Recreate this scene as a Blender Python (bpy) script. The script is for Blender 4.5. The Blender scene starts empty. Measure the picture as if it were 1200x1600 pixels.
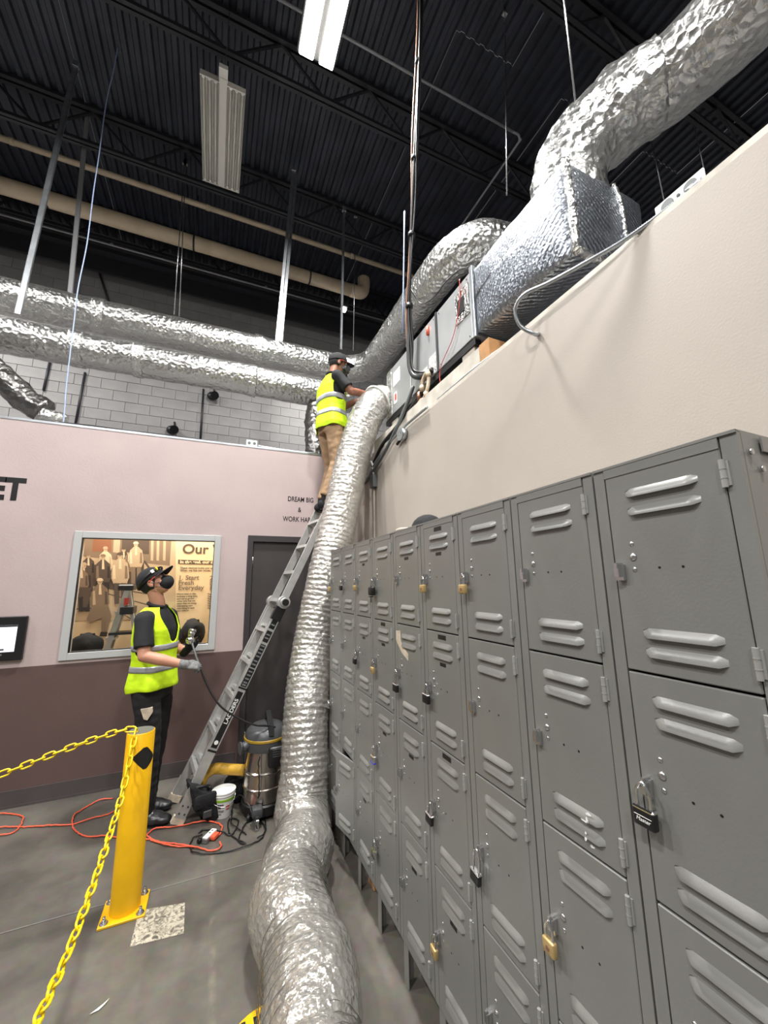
import bpy, bmesh, math, random
from mathutils import Vector, Matrix, noise
random.seed(7)
PI = math.pi
SC = bpy.context.scene
COL = SC.collection
V = Vector

# ------------------------------------------------------------------ camera
CAM = V((0, 0, 1.7385))
FX = 603.74                                   # focal length in pixels of the 1200x1600 frame
cR = V((0.91741433, -0.39765237, -0.0149513))
cU = V((-0.05918915, -0.17351553, 0.98305087))
cF = V((0.39350679, 0.90097999, 0.18272234))
cam = bpy.data.cameras.new('camera'); camo = bpy.data.objects.new('camera', cam); COL.objects.link(camo)
cam.sensor_fit = 'AUTO'; cam.sensor_width = 36.0; cam.lens = FX / 1600 * 36.0
cam.clip_start = 0.02; cam.clip_end = 100
camo.matrix_world = Matrix(((cR.x, cU.x, -cF.x, CAM.x), (cR.y, cU.y, -cF.y, CAM.y), (cR.z, cU.z, -cF.z, CAM.z), (0, 0, 0, 1)))
SC.camera = camo

# ------------------------------------------------------------------ world, lights, exposure
SC.view_settings.view_transform = 'Standard'; SC.view_settings.look = 'None'
SC.view_settings.exposure = 0.35; SC.view_settings.gamma = 1.0; SC.view_settings.use_curve_mapping = False
w = bpy.data.worlds.new('world'); SC.world = w; w.use_nodes = True
w.node_tree.nodes['Background'].inputs[0].default_value = (1.0, 0.985, 0.97, 1)
w.node_tree.nodes['Background'].inputs[1].default_value = 0.15

LAMP_Z = 7.2
def area(name, loc, sx, sy, power, col=(1, 0.985, 0.965), rot=(0, 0, 0)):
    l = bpy.data.lights.new(name, 'AREA'); l.shape = 'RECTANGLE'; l.size = sx; l.size_y = sy; l.energy = power; l.color = col
    o = bpy.data.objects.new(name, l); o.location = loc; o.rotation_euler = rot; COL.objects.link(o); return o
# the lit high bay in view and the warehouse's other high bays outside the frame, plus one added fill at the rear
area('high_bay_and_fill_light', (0.665, 2.86, LAMP_Z - 0.06), 0.36, 0.5, 330)
area('high_bay_and_fill_light', (-2.9, -0.6, LAMP_Z - 0.06), 0.36, 0.56, 240)
area('high_bay_and_fill_light', (0.665, -1.4, LAMP_Z - 0.06), 0.36, 0.56, 240)
area('high_bay_and_fill_light', (-4.6, 2.9, LAMP_Z - 0.06), 0.36, 0.56, 230)
area('high_bay_and_fill_light', (-2.9, -4.6, LAMP_Z - 0.06), 0.36, 0.56, 240)
area('high_bay_and_fill_light', (1.9, 6.9, 6.25), 0.3, 0.3, 60)
area('high_bay_and_fill_light', (-4.5, 6.0, LAMP_Z - 0.06), 0.36, 0.56, 200)  # added fill, brightens the block wall; no known fixture here
area('office_ceiling_light', (-0.6, 4.86, 3.1), 1.6, 0.3, 60, (1, 0.94, 0.84))

# ------------------------------------------------------------------ helpers
def lin(r, g, b):
    f = lambda c: (c / 255) / 12.92 if c / 255 <= 0.04045 else (((c / 255) + 0.055) / 1.055) ** 2.4
    return (f(r), f(g), f(b), 1)

def mat(name, c, rough=0.5, metal=0.0, var=0.0, vscale=6.0, bump=0.0, bscale=40.0, spec=0.5, emit=None, alpha=None, c2=None, detail=4, voronoi=False, coat=0.0):
    m = bpy.data.materials.new(name); m.use_nodes = True
    nt = m.node_tree; N = nt.nodes; L = nt.links; b = N['Principled BSDF']
    if len(c) == 3: c = lin(*c)
    b.inputs['Base Color'].default_value = c; b.inputs['Roughness'].default_value = rough; b.inputs['Metallic'].default_value = metal
    b.inputs['Specular IOR Level'].default_value = spec
    if coat: b.inputs['Coat Weight'].default_value = coat; b.inputs['Coat Roughness'].default_value = 0.1
    tc = N.new('ShaderNodeTexCoord')
    if var > 0 or c2 is not None:
        n = N.new('ShaderNodeTexNoise'); n.inputs['Scale'].default_value = vscale; n.inputs['Detail'].default_value = detail
        L.new(tc.outputs['Object'], n.inputs['Vector'])
        mx = N.new('ShaderNodeMix'); mx.data_type = 'RGBA'
        if c2 is None:
            a = [x * (1 - var) for x in c[:3]] + [1]; d = [min(1, x * (1 + var)) for x in c[:3]] + [1]
        else:
            a = c; d = lin(*c2) if len(c2) == 3 else c2
        mx.inputs[6].default_value = a; mx.inputs[7].default_value = d
        cr = N.new('ShaderNodeMapRange'); cr.inputs[1].default_value = 0.35; cr.inputs[2].default_value = 0.65
        L.new(n.outputs['Fac'], cr.inputs[0]); L.new(cr.outputs[0], mx.inputs[0]); L.new(mx.outputs[2], b.inputs['Base Color'])
    if bump > 0:
        if voronoi:
            n2 = N.new('ShaderNodeTexVoronoi'); n2.inputs['Scale'].default_value = bscale; out = n2.outputs['Distance']
        else:
            n2 = N.new('ShaderNodeTexNoise'); n2.inputs['Scale'].default_value = bscale; n2.inputs['Detail'].default_value = 3; out = n2.outputs['Fac']
        L.new(tc.outputs['Object'], n2.inputs['Vector'])
        bp = N.new('ShaderNodeBump'); bp.inputs['Strength'].default_value = min(1, bump); bp.inputs['Distance'].default_value = 0.01 * max(1, bump)
        L.new(out, bp.inputs['Height']); L.new(bp.outputs['Normal'], b.inputs['Normal'])
    if emit: b.inputs['Emission Color'].default_value = c; b.inputs['Emission Strength'].default_value = emit
    if alpha is not None: b.inputs['Alpha'].default_value = alpha
    return m

M = {}
M['greige'] = mat('greige_wall_paint', (174, 165, 155), 0.55, var=0.03, vscale=2.5, bump=0.05, bscale=120)
M['lilac'] = mat('lilac_wall_paint', (178, 161, 159), 0.5, var=0.04, vscale=2.0, bump=0.1, bscale=60)
M['brown'] = mat('brown_wall_paint', (92, 73, 70), 0.45, var=0.05, vscale=3, bump=0.06, bscale=60)
M['plank'] = mat('white_painted_wood', (196, 190, 178), 0.6, var=0.15, vscale=9, bump=0.1)
M['wood'] = mat('raw_wood', (176, 130, 82), 0.7, var=0.15, vscale=12)
M['rubber_base'] = mat('grey_cove_base', (74, 68, 68), 0.45, var=0.06)
M['charcoal'] = mat('charcoal_door_paint', (62, 58, 58), 0.4, var=0.04)
M['charcoal2'] = mat('charcoal_frame_paint', (58, 55, 56), 0.35)
M['hinge'] = mat('painted_steel_hinge', (158, 158, 154), 0.42, 0.3)
M['alu'] = mat('aluminium', (196, 196, 193), 0.38, 0.6, var=0.08, vscale=14, bump=0.03, bscale=120)
M['frame'] = mat('window_frame_aluminium', (188, 189, 189), 0.4, 0.25)
M['galv'] = mat('galvanised_steel', (176, 180, 184), 0.35, 0.9, var=0.12, vscale=10)
M['steel'] = mat('zinc_plated_steel', (200, 200, 200), 0.25, 0.95)
M['chrome'] = mat('chrome', (225, 225, 225), 0.1, 1.0)
M['brass'] = mat('brass', (184, 158, 108), 0.35, 0.5, var=0.1)
M['black'] = mat('black_plastic', (20, 20, 21), 0.4)
M['blackgloss'] = mat('black_gloss', (14, 14, 15), 0.15)
M['blackfab'] = mat('black_fabric', (20, 20, 23), 0.85, var=0.25, vscale=20, bump=0.3, bscale=60)
M['dkgrey'] = mat('dark_grey_plastic', (64, 65, 67), 0.35)
M['white'] = mat('white_plastic', (225, 225, 222), 0.4)
M['yellow'] = mat('safety_yellow_paint', (224, 172, 6), 0.38, var=0.06, vscale=8)
M['chainyellow'] = mat('yellow_plastic', (236, 204, 18), 0.35)
M['hoseyellow'] = mat('ochre_vacuum_hose', (196, 152, 46), 0.55, var=0.12, vscale=20)
M['orange'] = mat('orange_cord', (222, 92, 62), 0.45)
M['red'] = mat('red_print', (200, 60, 40), 0.5)
M['green'] = mat('green_print', (128, 176, 40), 0.5)
M['locker'] = mat('grey_locker_enamel', (122, 122, 118), 0.3, var=0.04, vscale=3, bump=0.03, bscale=160, spec=0.6)
M['lockerin'] = mat('locker_interior', (40, 40, 40), 0.6)
M['label'] = mat('black_label_tape', (26, 26, 26), 0.4)
M['cream'] = mat('cream_pipe', (196, 178, 152), 0.5, var=0.1, vscale=4)
M['roof'] = mat('black_painted_steel_deck', (52, 55, 64), 0.42, 0.2, var=0.25, vscale=2.0)
M['joist'] = mat('black_painted_steel_joist', (38, 39, 44), 0.5, 0.1)
M['conduit'] = mat('conduit_painted_grey', (150, 150, 152), 0.45, 0.2)
M['cmu'] = mat('grey_painted_block', (140, 138, 137), 0.75, var=0.07, vscale=5, bump=0.4, bscale=50)
M['mortar'] = mat('block_mortar', (118, 116, 116), 0.9)
M['beige'] = mat('office_beige_paint', (226, 204, 164), 0.6, var=0.03)
M['sticker'] = mat('torn_paper_label', (200, 186, 166), 0.7, var=0.15, vscale=30)
M['skin'] = mat('skin', (196, 142, 116), 0.5, var=0.06, vscale=14)
M['skin2'] = mat('tan_skin', (140, 92, 70), 0.5, var=0.06, vscale=14)
M['hair'] = mat('dark_hair', (22, 18, 16), 0.6)
M['hivis'] = mat('hi_vis_lime_fabric', (206, 244, 22), 0.7, var=0.07, vscale=12, bump=0.25, bscale=35)
M['reflect'] = mat('silver_reflective_tape', (176, 178, 182), 0.35, 0.3)
M['shirt'] = mat('black_polo_cotton', (24, 24, 27), 0.85, var=0.2, vscale=15, bump=0.2)
M['trouser'] = mat('black_trousers', (22, 22, 24), 0.8, var=0.25, vscale=14, bump=0.3, bscale=25)
M['khaki'] = mat('khaki_trousers', (150, 122, 92), 0.8, var=0.12, vscale=14, bump=0.3, bscale=25)
M['shoe'] = mat('dark_shoe_cover', (40, 40, 42), 0.3, var=0.35, vscale=22, bump=0.6, bscale=25)
M['glove'] = mat('grey_work_glove', (112, 112, 112), 0.7, var=0.25, vscale=60)
M['glass_lens'] = mat('dark_lens', (20, 16, 16), 0.1)
M['white_print'] = mat('white_print', (236, 236, 232), 0.5)
M['silverbox'] = mat('air_handler_sheet_steel', (176, 178, 178), 0.4, 0.55, var=0.08, vscale=3)
M['paper'] = mat('printed_paper', (214, 214, 210), 0.6, c2=(168, 168, 170), vscale=70, detail=2)
M['screen'] = mat('tablet_screen', (232, 236, 246), 0.3, emit=0.75)
M['tube_lit'] = mat('led_lens_lit', (255, 250, 240), 0.4, emit=14.0)
M['tube_off'] = mat('fluorescent_tube_unlit', (205, 203, 198), 0.35)
M['reflector'] = mat('lamp_reflector', (214, 210, 202), 0.35, 0.25)
M['bluecable'] = mat('blue_cable', (150, 166, 200), 0.5)
M['wire'] = mat('wire_helix', (150, 148, 142), 0.35, 0.8)
M['copper'] = mat('copper_fitting', (150, 112, 92), 0.4, 0.7, var=0.2)
M['greyplug'] = mat('grey_electrical_box', (98, 102, 102), 0.45, 0.3)

def foil(name, c, rough, bs, st=0.5, quilt=False):
    m = bpy.data.materials.new(name); m.use_nodes = True
    nt = m.node_tree; N = nt.nodes; L = nt.links; b = N['Principled BSDF']
    b.inputs['Base Color'].default_value = lin(*c); b.inputs['Metallic'].default_value = 0.95; b.inputs['Roughness'].default_value = rough
    tc = N.new('ShaderNodeTexCoord')
    v = N.new('ShaderNodeTexVoronoi'); v.inputs['Scale'].default_value = bs; v.feature = 'F1'
    n = N.new('ShaderNodeTexNoise'); n.inputs['Scale'].default_value = bs * 0.55; n.inputs['Detail'].default_value = 5; n.inputs['Distortion'].default_value = 1.2
    L.new(tc.outputs['Object'], n.inputs['Vector']); L.new(tc.outputs['Object'], v.inputs['Vector'])
    a = N.new('ShaderNodeMath'); a.operation = 'ADD'; L.new(v.outputs['Distance'], a.inputs[0]); L.new(n.outputs['Fac'], a.inputs[1])
    bp = N.new('ShaderNodeBump'); bp.inputs['Strength'].default_value = st; bp.inputs['Distance'].default_value = 0.02
    L.new(a.outputs[0], bp.inputs['Height']); L.new(bp.outputs['Normal'], b.inputs['Normal'])
    if quilt:                                 # stitched diagonal ribs of the wrap
        wv = N.new('ShaderNodeTexWave'); wv.bands_direction = 'DIAGONAL'; wv.inputs['Scale'].default_value = 17; wv.inputs['Distortion'].default_value = 2.5; wv.inputs['Detail'].default_value = 2; wv.inputs['Detail Scale'].default_value = 2
        L.new(tc.outputs['Object'], wv.inputs['Vector'])
        b2 = N.new('ShaderNodeBump'); b2.inputs['Strength'].default_value = 0.36; b2.inputs['Distance'].default_value = 0.012
        L.new(wv.outputs['Fac'], b2.inputs['Height']); L.new(bp.outputs['Normal'], b2.inputs['Normal']); L.new(b2.outputs['Normal'], b.inputs['Normal'])
    return m
M['foil'] = foil('crinkled_foil_insulation', (202, 202, 199), 0.27, 24, 0.6)
M['foilflat'] = foil('quilted_foil_wrap', (152, 157, 165), 0.33, 60, 0.25, quilt=True)
M['foildark'] = foil('dark_foil_flex_duct', (120, 118, 116), 0.3, 18)
M['foiltape'] = foil('foil_tape', (215, 215, 212), 0.22, 40)

def film():
    m = bpy.data.materials.new('clear_film_hose'); m.use_nodes = True
    nt = m.node_tree; N = nt.nodes; L = nt.links; b = N['Principled BSDF']; o = N['Material Output']
    b.inputs['Base Color'].default_value = lin(214, 212, 206); b.inputs['Roughness'].default_value = 0.15; b.inputs['Specular IOR Level'].default_value = 0.9
    b.inputs['Metallic'].default_value = 0.72
    tc = N.new('ShaderNodeTexCoord')
    v = N.new('ShaderNodeTexVoronoi'); v.inputs['Scale'].default_value = 35
    n = N.new('ShaderNodeTexNoise'); n.inputs['Scale'].default_value = 34; n.inputs['Detail'].default_value = 3; n.inputs['Distortion'].default_value = 1.5
    L.new(tc.outputs['Object'], v.inputs['Vector']); L.new(tc.outputs['Object'], n.inputs['Vector'])
    a = N.new('ShaderNodeMath'); a.operation = 'ADD'; L.new(v.outputs['Distance'], a.inputs[0]); L.new(n.outputs['Fac'], a.inputs[1])
    bp = N.new('ShaderNodeBump'); bp.inputs['Strength'].default_value = 0.6; bp.inputs['Distance'].default_value = 0.012
    L.new(a.outputs[0], bp.inputs['Height']); L.new(bp.outputs['Normal'], b.inputs['Normal'])
    t = N.new('ShaderNodeBsdfTransparent'); t.inputs[0].default_value = (0.95, 0.94, 0.92, 1)
    mx = N.new('ShaderNodeMixShader'); mx.inputs[0].default_value = 0.72
    L.new(t.outputs[0], mx.inputs[1]); L.new(b.outputs[0], mx.inputs[2]); L.new(mx.outputs[0], o.inputs[0])
    return m
M['film'] = film()

def glassmat():
    m = bpy.data.materials.new('window_glass'); m.use_nodes = True
    nt = m.node_tree; N = nt.nodes; L = nt.links; o = N['Material Output']; N.remove(N['Principled BSDF'])
    t = N.new('ShaderNodeBsdfTransparent'); t.inputs[0].default_value = (0.96, 0.97, 0.96, 1)
    g = N.new('ShaderNodeBsdfGlossy'); g.inputs['Roughness'].default_value = 0.02
    f = N.new('ShaderNodeFresnel'); f.inputs[0].default_value = 1.45
    mx = N.new('ShaderNodeMixShader'); L.new(f.outputs[0], mx.inputs[0]); L.new(t.outputs[0], mx.inputs[1]); L.new(g.outputs[0], mx.inputs[2])
    L.new(mx.outputs[0], o.inputs[0]); return m
M['glass'] = glassmat()

def floormat():
    m = bpy.data.materials.new('sealed_concrete'); m.use_nodes = True
    nt = m.node_tree; N = nt.nodes; L = nt.links; b = N['Principled BSDF']
    tc = N.new('ShaderNodeTexCoord')
    n1 = N.new('ShaderNodeTexNoise'); n1.inputs['Scale'].default_value = 1.6; n1.inputs['Detail'].default_value = 8; n1.inputs['Roughness'].default_value = 0.62
    n2 = N.new('ShaderNodeTexNoise'); n2.inputs['Scale'].default_value = 22; n2.inputs['Detail'].default_value = 4
    L.new(tc.outputs['Object'], n1.inputs['Vector']); L.new(tc.outputs['Object'], n2.inputs['Vector'])
    cr = N.new('ShaderNodeValToRGB'); e = cr.color_ramp.elements
    e[0].position = 0.3; e[0].color = lin(63, 60, 55); e[1].position = 0.72; e[1].color = lin(108, 103, 95)
    L.new(n1.outputs['Fac'], cr.inputs[0])
    mx = N.new('ShaderNodeMix'); mx.data_type = 'RGBA'; mx.blend_type = 'OVERLAY'; mx.inputs[0].default_value = 0.25
    L.new(cr.outputs[0], mx.inputs[6]); L.new(n2.outputs['Color'], mx.inputs[7])
    # old light glue / paint line running along the slab and its blotches
    sx = N.new('ShaderNodeSeparateXYZ'); L.new(tc.outputs['Object'], sx.inputs[0])
    n3 = N.new('ShaderNodeTexNoise'); n3.inputs['Scale'].default_value = 7; n3.inputs['Detail'].default_value = 4; L.new(tc.outputs['Object'], n3.inputs['Vector'])
    d = N.new('ShaderNodeMath'); d.operation = 'SUBTRACT'; d.inputs[1].default_value = 0.1; L.new(sx.outputs[0], d.inputs[0])
    ab = N.new('ShaderNodeMath'); ab.operation = 'ABSOLUTE'; L.new(d.outputs[0], ab.inputs[0])
    mr = N.new('ShaderNodeMapRange'); mr.inputs[1].default_value = 0.004; mr.inputs[2].default_value = 0.02; mr.inputs[3].default_value = 1; mr.inputs[4].default_value = 0
    L.new(ab.outputs[0], mr.inputs[0])
    mr2 = N.new('ShaderNodeMapRange'); mr2.inputs[1].default_value = 0.5; mr2.inputs[2].default_value = 0.72; mr2.inputs[4].default_value = 0.5; L.new(n3.outputs['Fac'], mr2.inputs[0])
    mu = N.new('ShaderNodeMath'); mu.operation = 'MULTIPLY'; L.new(mr.outputs[0], mu.inputs[0]); L.new(mr2.outputs[0], mu.inputs[1])
    m2 = N.new('ShaderNodeMix'); m2.data_type = 'RGBA'; L.new(mu.outputs[0], m2.inputs[0]); L.new(mx.outputs[2], m2.inputs[6]); m2.inputs[7].default_value = lin(158, 146, 128)
    L.new(m2.outputs[2], b.inputs['Base Color'])
    rr = N.new('ShaderNodeMapRange'); rr.inputs[3].default_value = 0.28; rr.inputs[4].default_value = 0.6; L.new(n1.outputs['Fac'], rr.inputs[0]); L.new(rr.outputs[0], b.inputs['Roughness'])
    bp = N.new('ShaderNodeBump'); bp.inputs['Strength'].default_value = 0.08; bp.inputs['Distance'].default_value = 0.01; L.new(n2.outputs['Fac'], bp.inputs['Height']); L.new(bp.outputs['Normal'], b.inputs['Normal'])
    return m
M['floor'] = floormat()

def patchmat():
    m = bpy.data.materials.new('scraped_white_decal'); m.use_nodes = True
    nt = m.node_tree; N = nt.nodes; L = nt.links; b = N['Principled BSDF']; o = N['Material Output']
    b.inputs['Base Color'].default_value = lin(176, 168, 150); b.inputs['Roughness'].default_value = 0.6
    tc = N.new('ShaderNodeTexCoord'); n = N.new('ShaderNodeTexNoise'); n.inputs['Scale'].default_value = 34; n.inputs['Detail'].default_value = 5; n.inputs['Distortion'].default_value = 1.6
    L.new(tc.outputs['Object'], n.inputs['Vector'])
    r = N.new('ShaderNodeMapRange'); r.inputs[1].default_value = 0.36; r.inputs[2].default_value = 0.56; L.new(n.outputs['Fac'], r.inputs[0])
    t = N.new('ShaderNodeBsdfTransparent'); mx = N.new('ShaderNodeMixShader'); L.new(r.outputs[0], mx.inputs[0]); L.new(t.outputs[0], mx.inputs[1]); L.new(b.outputs[0], mx.inputs[2]); L.new(mx.outputs[0], o.inputs[0])
    return m
M['decal'] = patchmat()

def link_mesh(name, me, m=None, parent=None, smooth=False):
    if m is not None:
        for x in (m if isinstance(m, (list, tuple)) else [m]): me.materials.append(x)
    if smooth:
        me.polygons.foreach_set('use_smooth', [True] * len(me.polygons))
    o = bpy.data.objects.new(name, me); COL.objects.link(o)
    if parent: o.parent = parent
    return o
def obj(name, bm, m=None, parent=None, smooth=False, angle=None):
    """bmesh -> one mesh object; vertices are in the parent's local space"""
    bmesh.ops.recalc_face_normals(bm, faces=bm.faces)
    if angle is not None:
        for f in bm.faces: f.smooth = True
        for e in bm.edges:
            if len(e.link_faces) == 2 and e.calc_face_angle(0) > angle: e.smooth = False
    me = bpy.data.meshes.new(name); bm.to_mesh(me); bm.free()
    return link_mesh(name, me, m, parent, smooth and angle is None)
def obj_raw(name, verts, faces, m=None, parent=None, smooth=True):
    me = bpy.data.meshes.new(name); me.from_pydata([tuple(v) for v in verts], [], faces); me.update()
    return link_mesh(name, me, m, parent, smooth)
def dup(o, parent=None, loc=None, rot=None):
    c = o.copy(); COL.objects.link(c)
    if parent is not None: c.parent = parent
    if loc is not None: c.location = loc
    if rot is not None: c.rotation_euler = rot
    return c
def tag(o, label, cat, group=None, kind=None):
    if label: o['label'] = label
    if cat: o['category'] = cat
    if group: o['group'] = group
    if kind: o['kind'] = kind
    return o
def thing(name, label, cat, loc=(0, 0, 0), rotz=0, group=None):
    o = bpy.data.objects.new(name, None); o.empty_display_size = 0.1; COL.objects.link(o)
    o.location = loc; o.rotation_euler = (0, 0, rotz)
    return tag(o, label, cat, group)
def struct(o): o['kind'] = 'structure'; return o
B = bmesh.new
def box(bm, x0, x1, y0, y1, z0, z1, mi=0):
    vs = [bm.verts.new(p) for p in ((x0, y0, z0), (x1, y0, z0), (x1, y1, z0), (x0, y1, z0), (x0, y0, z1), (x1, y0, z1), (x1, y1, z1), (x0, y1, z1))]
    for q in ((0, 3, 2, 1), (4, 5, 6, 7), (0, 1, 5, 4), (1, 2, 6, 5), (2, 3, 7, 6), (3, 0, 4, 7)):
        f = bm.faces.new([vs[i] for i in q]); f.material_index = mi
    return bm
def rbox(x0, x1, y0, y1, z0, z1, r=0.004, seg=2):
    bm = box(B(), x0, x1, y0, y1, z0, z1)
    bmesh.ops.bevel(bm, geom=bm.edges[:], offset=r, segments=seg, affect='EDGES', profile=0.5)
    return bm
def beam(bm, a, b, w, h, up=V((0, 0, 1)), mi=0):
    a = V(a); b = V(b); d = (b - a).normalized()
    s = d.cross(up)
    if s.length < 1e-4: s = d.cross(V((1, 0, 0)))
    s.normalize(); t = s.cross(d)
    c = []
    for p in (a, b):
        for i, j in ((-1, -1), (1, -1), (1, 1), (-1, 1)): c.append(bm.verts.new(p + s * (i * w / 2) + t * (j * h / 2)))
    for q in ((3, 2, 1, 0), (4, 5, 6, 7), (0, 1, 5, 4), (1, 2, 6, 5), (2, 3, 7, 6), (3, 0, 4, 7)):
        f = bm.faces.new([c[i] for i in q]); f.material_index = mi
    return bm
def cyl(bm, a, b, r0, r1=None, seg=16, cap=True, mi=0):
    a = V(a); b = V(b); r1 = r0 if r1 is None else r1; d = (b - a).normalized()
    s = d.cross(V((0, 0, 1)))
    if s.length < 1e-4: s = V((1, 0, 0))
    s.normalize(); t = s.cross(d)
    A = [bm.verts.new(a + (s * math.cos(2 * PI * i / seg) + t * math.sin(2 * PI * i / seg)) * r0) for i in range(seg)]
    Bv = [bm.verts.new(b + (s * math.cos(2 * PI * i / seg) + t * math.sin(2 * PI * i / seg)) * r1) for i in range(seg)]
    for i in range(seg):
        f = bm.faces.new((A[i], A[(i + 1) % seg], Bv[(i + 1) % seg], Bv[i])); f.smooth = True; f.material_index = mi
    if cap:
        bm.faces.new(A[::-1]).material_index = mi; bm.faces.new(Bv).material_index = mi
    return bm
def lathe(bm, prof, seg=24, c=(0, 0), mi=0):
    rings = []
    for r, z in prof:
        rings.append([bm.verts.new((c[0] + r * math.cos(2 * PI * i / seg), c[1] + r * math.sin(2 * PI * i / seg), z)) for i in range(seg)])
    for k in range(len(rings) - 1):
        for i in range(seg):
            f = bm.faces.new((rings[k][i], rings[k][(i + 1) % seg], rings[k + 1][(i + 1) % seg], rings[k + 1][i])); f.material_index = mi
    bm.faces.new(rings[0][::-1]).material_index = mi; bm.faces.new(rings[-1]).material_index = mi
    return bm
def ell(bm, c, r, rot=None, seg=16, ring=10):
    mt = Matrix.Translation(V(c)) @ (rot.to_4x4() if rot else Matrix()) @ Matrix.Diagonal((r[0], r[1], r[2], 1))
    bmesh.ops.create_uvsphere(bm, u_segments=seg, v_segments=ring, radius=1, matrix=mt); return bm
def catmull(pts, n=8):
    pts = [V(p) for p in pts]; P = [pts[0] * 2 - pts[1]] + pts + [pts[-1] * 2 - pts[-2]]; out = []
    for i in range(1, len(P) - 2):
        a, b, c, d = P[i - 1:i + 3]
        for k in range(n):
            t = k / n
            out.append(0.5 * ((2 * b) + (c - a) * t + (2 * a - 5 * b + 4 * c - d) * t * t + (3 * b - a - 3 * c + d) * t ** 3))
    out.append(pts[-1]); return out
def resample(pts, step):
    out = [pts[0]]; acc = 0
    for i in range(1, len(pts)):
        a = pts[i - 1]; b = pts[i]; L = (b - a).length; p = step - acc
        while p <= L and L > 0:
            out.append(a + (b - a) * (p / L)); p += step
        acc = L - (p - step)
    return out
def frames(pts):
    fr = []; T = []
    for i in range(len(pts)):
        a = pts[max(0, i - 1)]; b = pts[min(len(pts) - 1, i + 1)]; T.append((b - a).normalized())
    n = T[0].cross(V((0, 0, 1)))
    if n.length < 1e-3: n = T[0].cross(V((0, 1, 0)))
    n.normalize()
    for t in T:
        n = (n - t * n.dot(t)).normalized(); fr.append((t, n, t.cross(n)))
    return fr
def tube(name, pts, r, m, parent=None, seg=10, n=8, smoothpath=True, closed_ends=True):
    p = catmull(pts, n) if smoothpath else [V(q) for q in pts]
    fr = frames(p); vs = []; fs = []
    for i, q in enumerate(p):
        for k in range(seg):
            a = 2 * PI * k / seg; vs.append(q + (fr[i][1] * math.cos(a) + fr[i][2] * math.sin(a)) * (r(i / (len(p) - 1)) if callable(r) else r))
    for i in range(len(p) - 1):
        for k in range(seg): fs.append((i * seg + k, i * seg + (k + 1) % seg, (i + 1) * seg + (k + 1) % seg, (i + 1) * seg + k))
    if closed_ends: fs += [tuple(range(seg))[::-1], tuple((len(p) - 1) * seg + k for k in range(seg))]
    return obj_raw(name, vs, fs, m, parent)
def foil_tube(name, pts, r, m, parent=None, seg=44, step=0.03, amp=0.014, freq=9, straight=False, seed=0.0):
    p = resample(catmull(pts, 12), step); fr = frames(p); vs = []; fs = []
    for i, q in enumerate(p):
        rr = r(i / (len(p) - 1)) if callable(r) else r
        for k in range(seg):
            a = 2 * PI * k / seg; d = fr[i][1] * math.cos(a) + fr[i][2] * math.sin(a); w_ = q + d * rr
            nn = noise.noise(V((w_.x * freq + seed, w_.y * freq, w_.z * freq))) + 0.6 * noise.noise(w_ * freq * 2.3)
            vs.append(q + d * (rr + amp * nn))
    for i in range(len(p) - 1):
        for k in range(seg): fs.append((i * seg + k, i * seg + (k + 1) % seg, (i + 1) * seg + (k + 1) % seg, (i + 1) * seg + k))
    fs += [tuple(range(seg))[::-1], tuple((len(p) - 1) * seg + k for k in range(seg))]
    return obj_raw(name, vs, fs, m, parent)
def pray(u, v):                       # direction of the sight line of a spot measured in the photograph
    return cF + cR * ((u - 600) / FX) + cU * ((800 - v) / FX)
def onY(u, v, Y): d = pray(u, v); return CAM + d * (Y / d.y)
def onX(u, v, X): d = pray(u, v); return CAM + d * (X / d.x)
def onZ(u, v, z=0.0): d = pray(u, v); return CAM + d * ((z - CAM.z) / d.z)
def atD(u, v, D): return CAM + pray(u, v) * D
def plate(bm, vs_, d):
    f = bm.faces.new(vs_); r_ = bmesh.ops.extrude_face_region(bm, geom=[f]); bmesh.ops.translate(bm, vec=d, verts=[v for v in r_['geom'] if isinstance(v, bmesh.types.BMVert)]); return bm
def text_obj(name, s, size, m, parent=None, mw=None, bold=0.0, extrude=0.0008, align='CENTER', sx=1.0, shear=0.0):
    cu = bpy.data.curves.new(name, 'FONT'); cu.body = s; cu.size = size; cu.extrude = extrude; cu.offset = bold; cu.align_x = align; cu.align_y = 'CENTER'; cu.shear = shear
    t = bpy.data.objects.new('tmp', cu); COL.objects.link(t)
    dg = bpy.context.evaluated_depsgraph_get(); dg.update()
    me = bpy.data.meshes.new_from_object(t.evaluated_get(dg)); bpy.data.objects.remove(t); bpy.data.curves.remove(cu)
    me.materials.clear()
    if sx != 1.0: me.transform(Matrix.Diagonal((sx, 1, 1, 1)))
    if mw is not None: me.transform(mw)
    me.name = name
    return link_mesh(name, me, m, parent)
def face_mw(loc, xdir, ydir):
    x = V(xdir).normalized(); y = V(ydir).normalized(); z = x.cross(y)
    return Matrix(((x.x, y.x, z.x, loc[0]), (x.y, y.y, z.y, loc[1]), (x.z, y.z, z.z, loc[2]), (0, 0, 0, 1)))
#@@STRUCT
# ================================================================== SETTING
YF, HF = 4.437, 3.286          # partition with the window: front face, height
XW, HR = 1.5, 3.104            # partition behind the lockers
# floor: concrete slabs with recessed control joints
floor = obj('floor', box(B(), -9, 1.62, -7, 8.0, -0.12, -0.03), M['mortar']); struct(floor)
for x0, x1 in ((-9, -4.6), (-4.6, 1.62)):
    for y0, y1 in ((-7, -3.2), (-3.2, 2.95), (2.95, 8.0)):
        obj('slab', rbox(x0 + 0.003, x1 - 0.003, y0 + 0.003, y1 - 0.003, -0.1, 0.0, 0.003, 1), M['floor'], floor)
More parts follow.
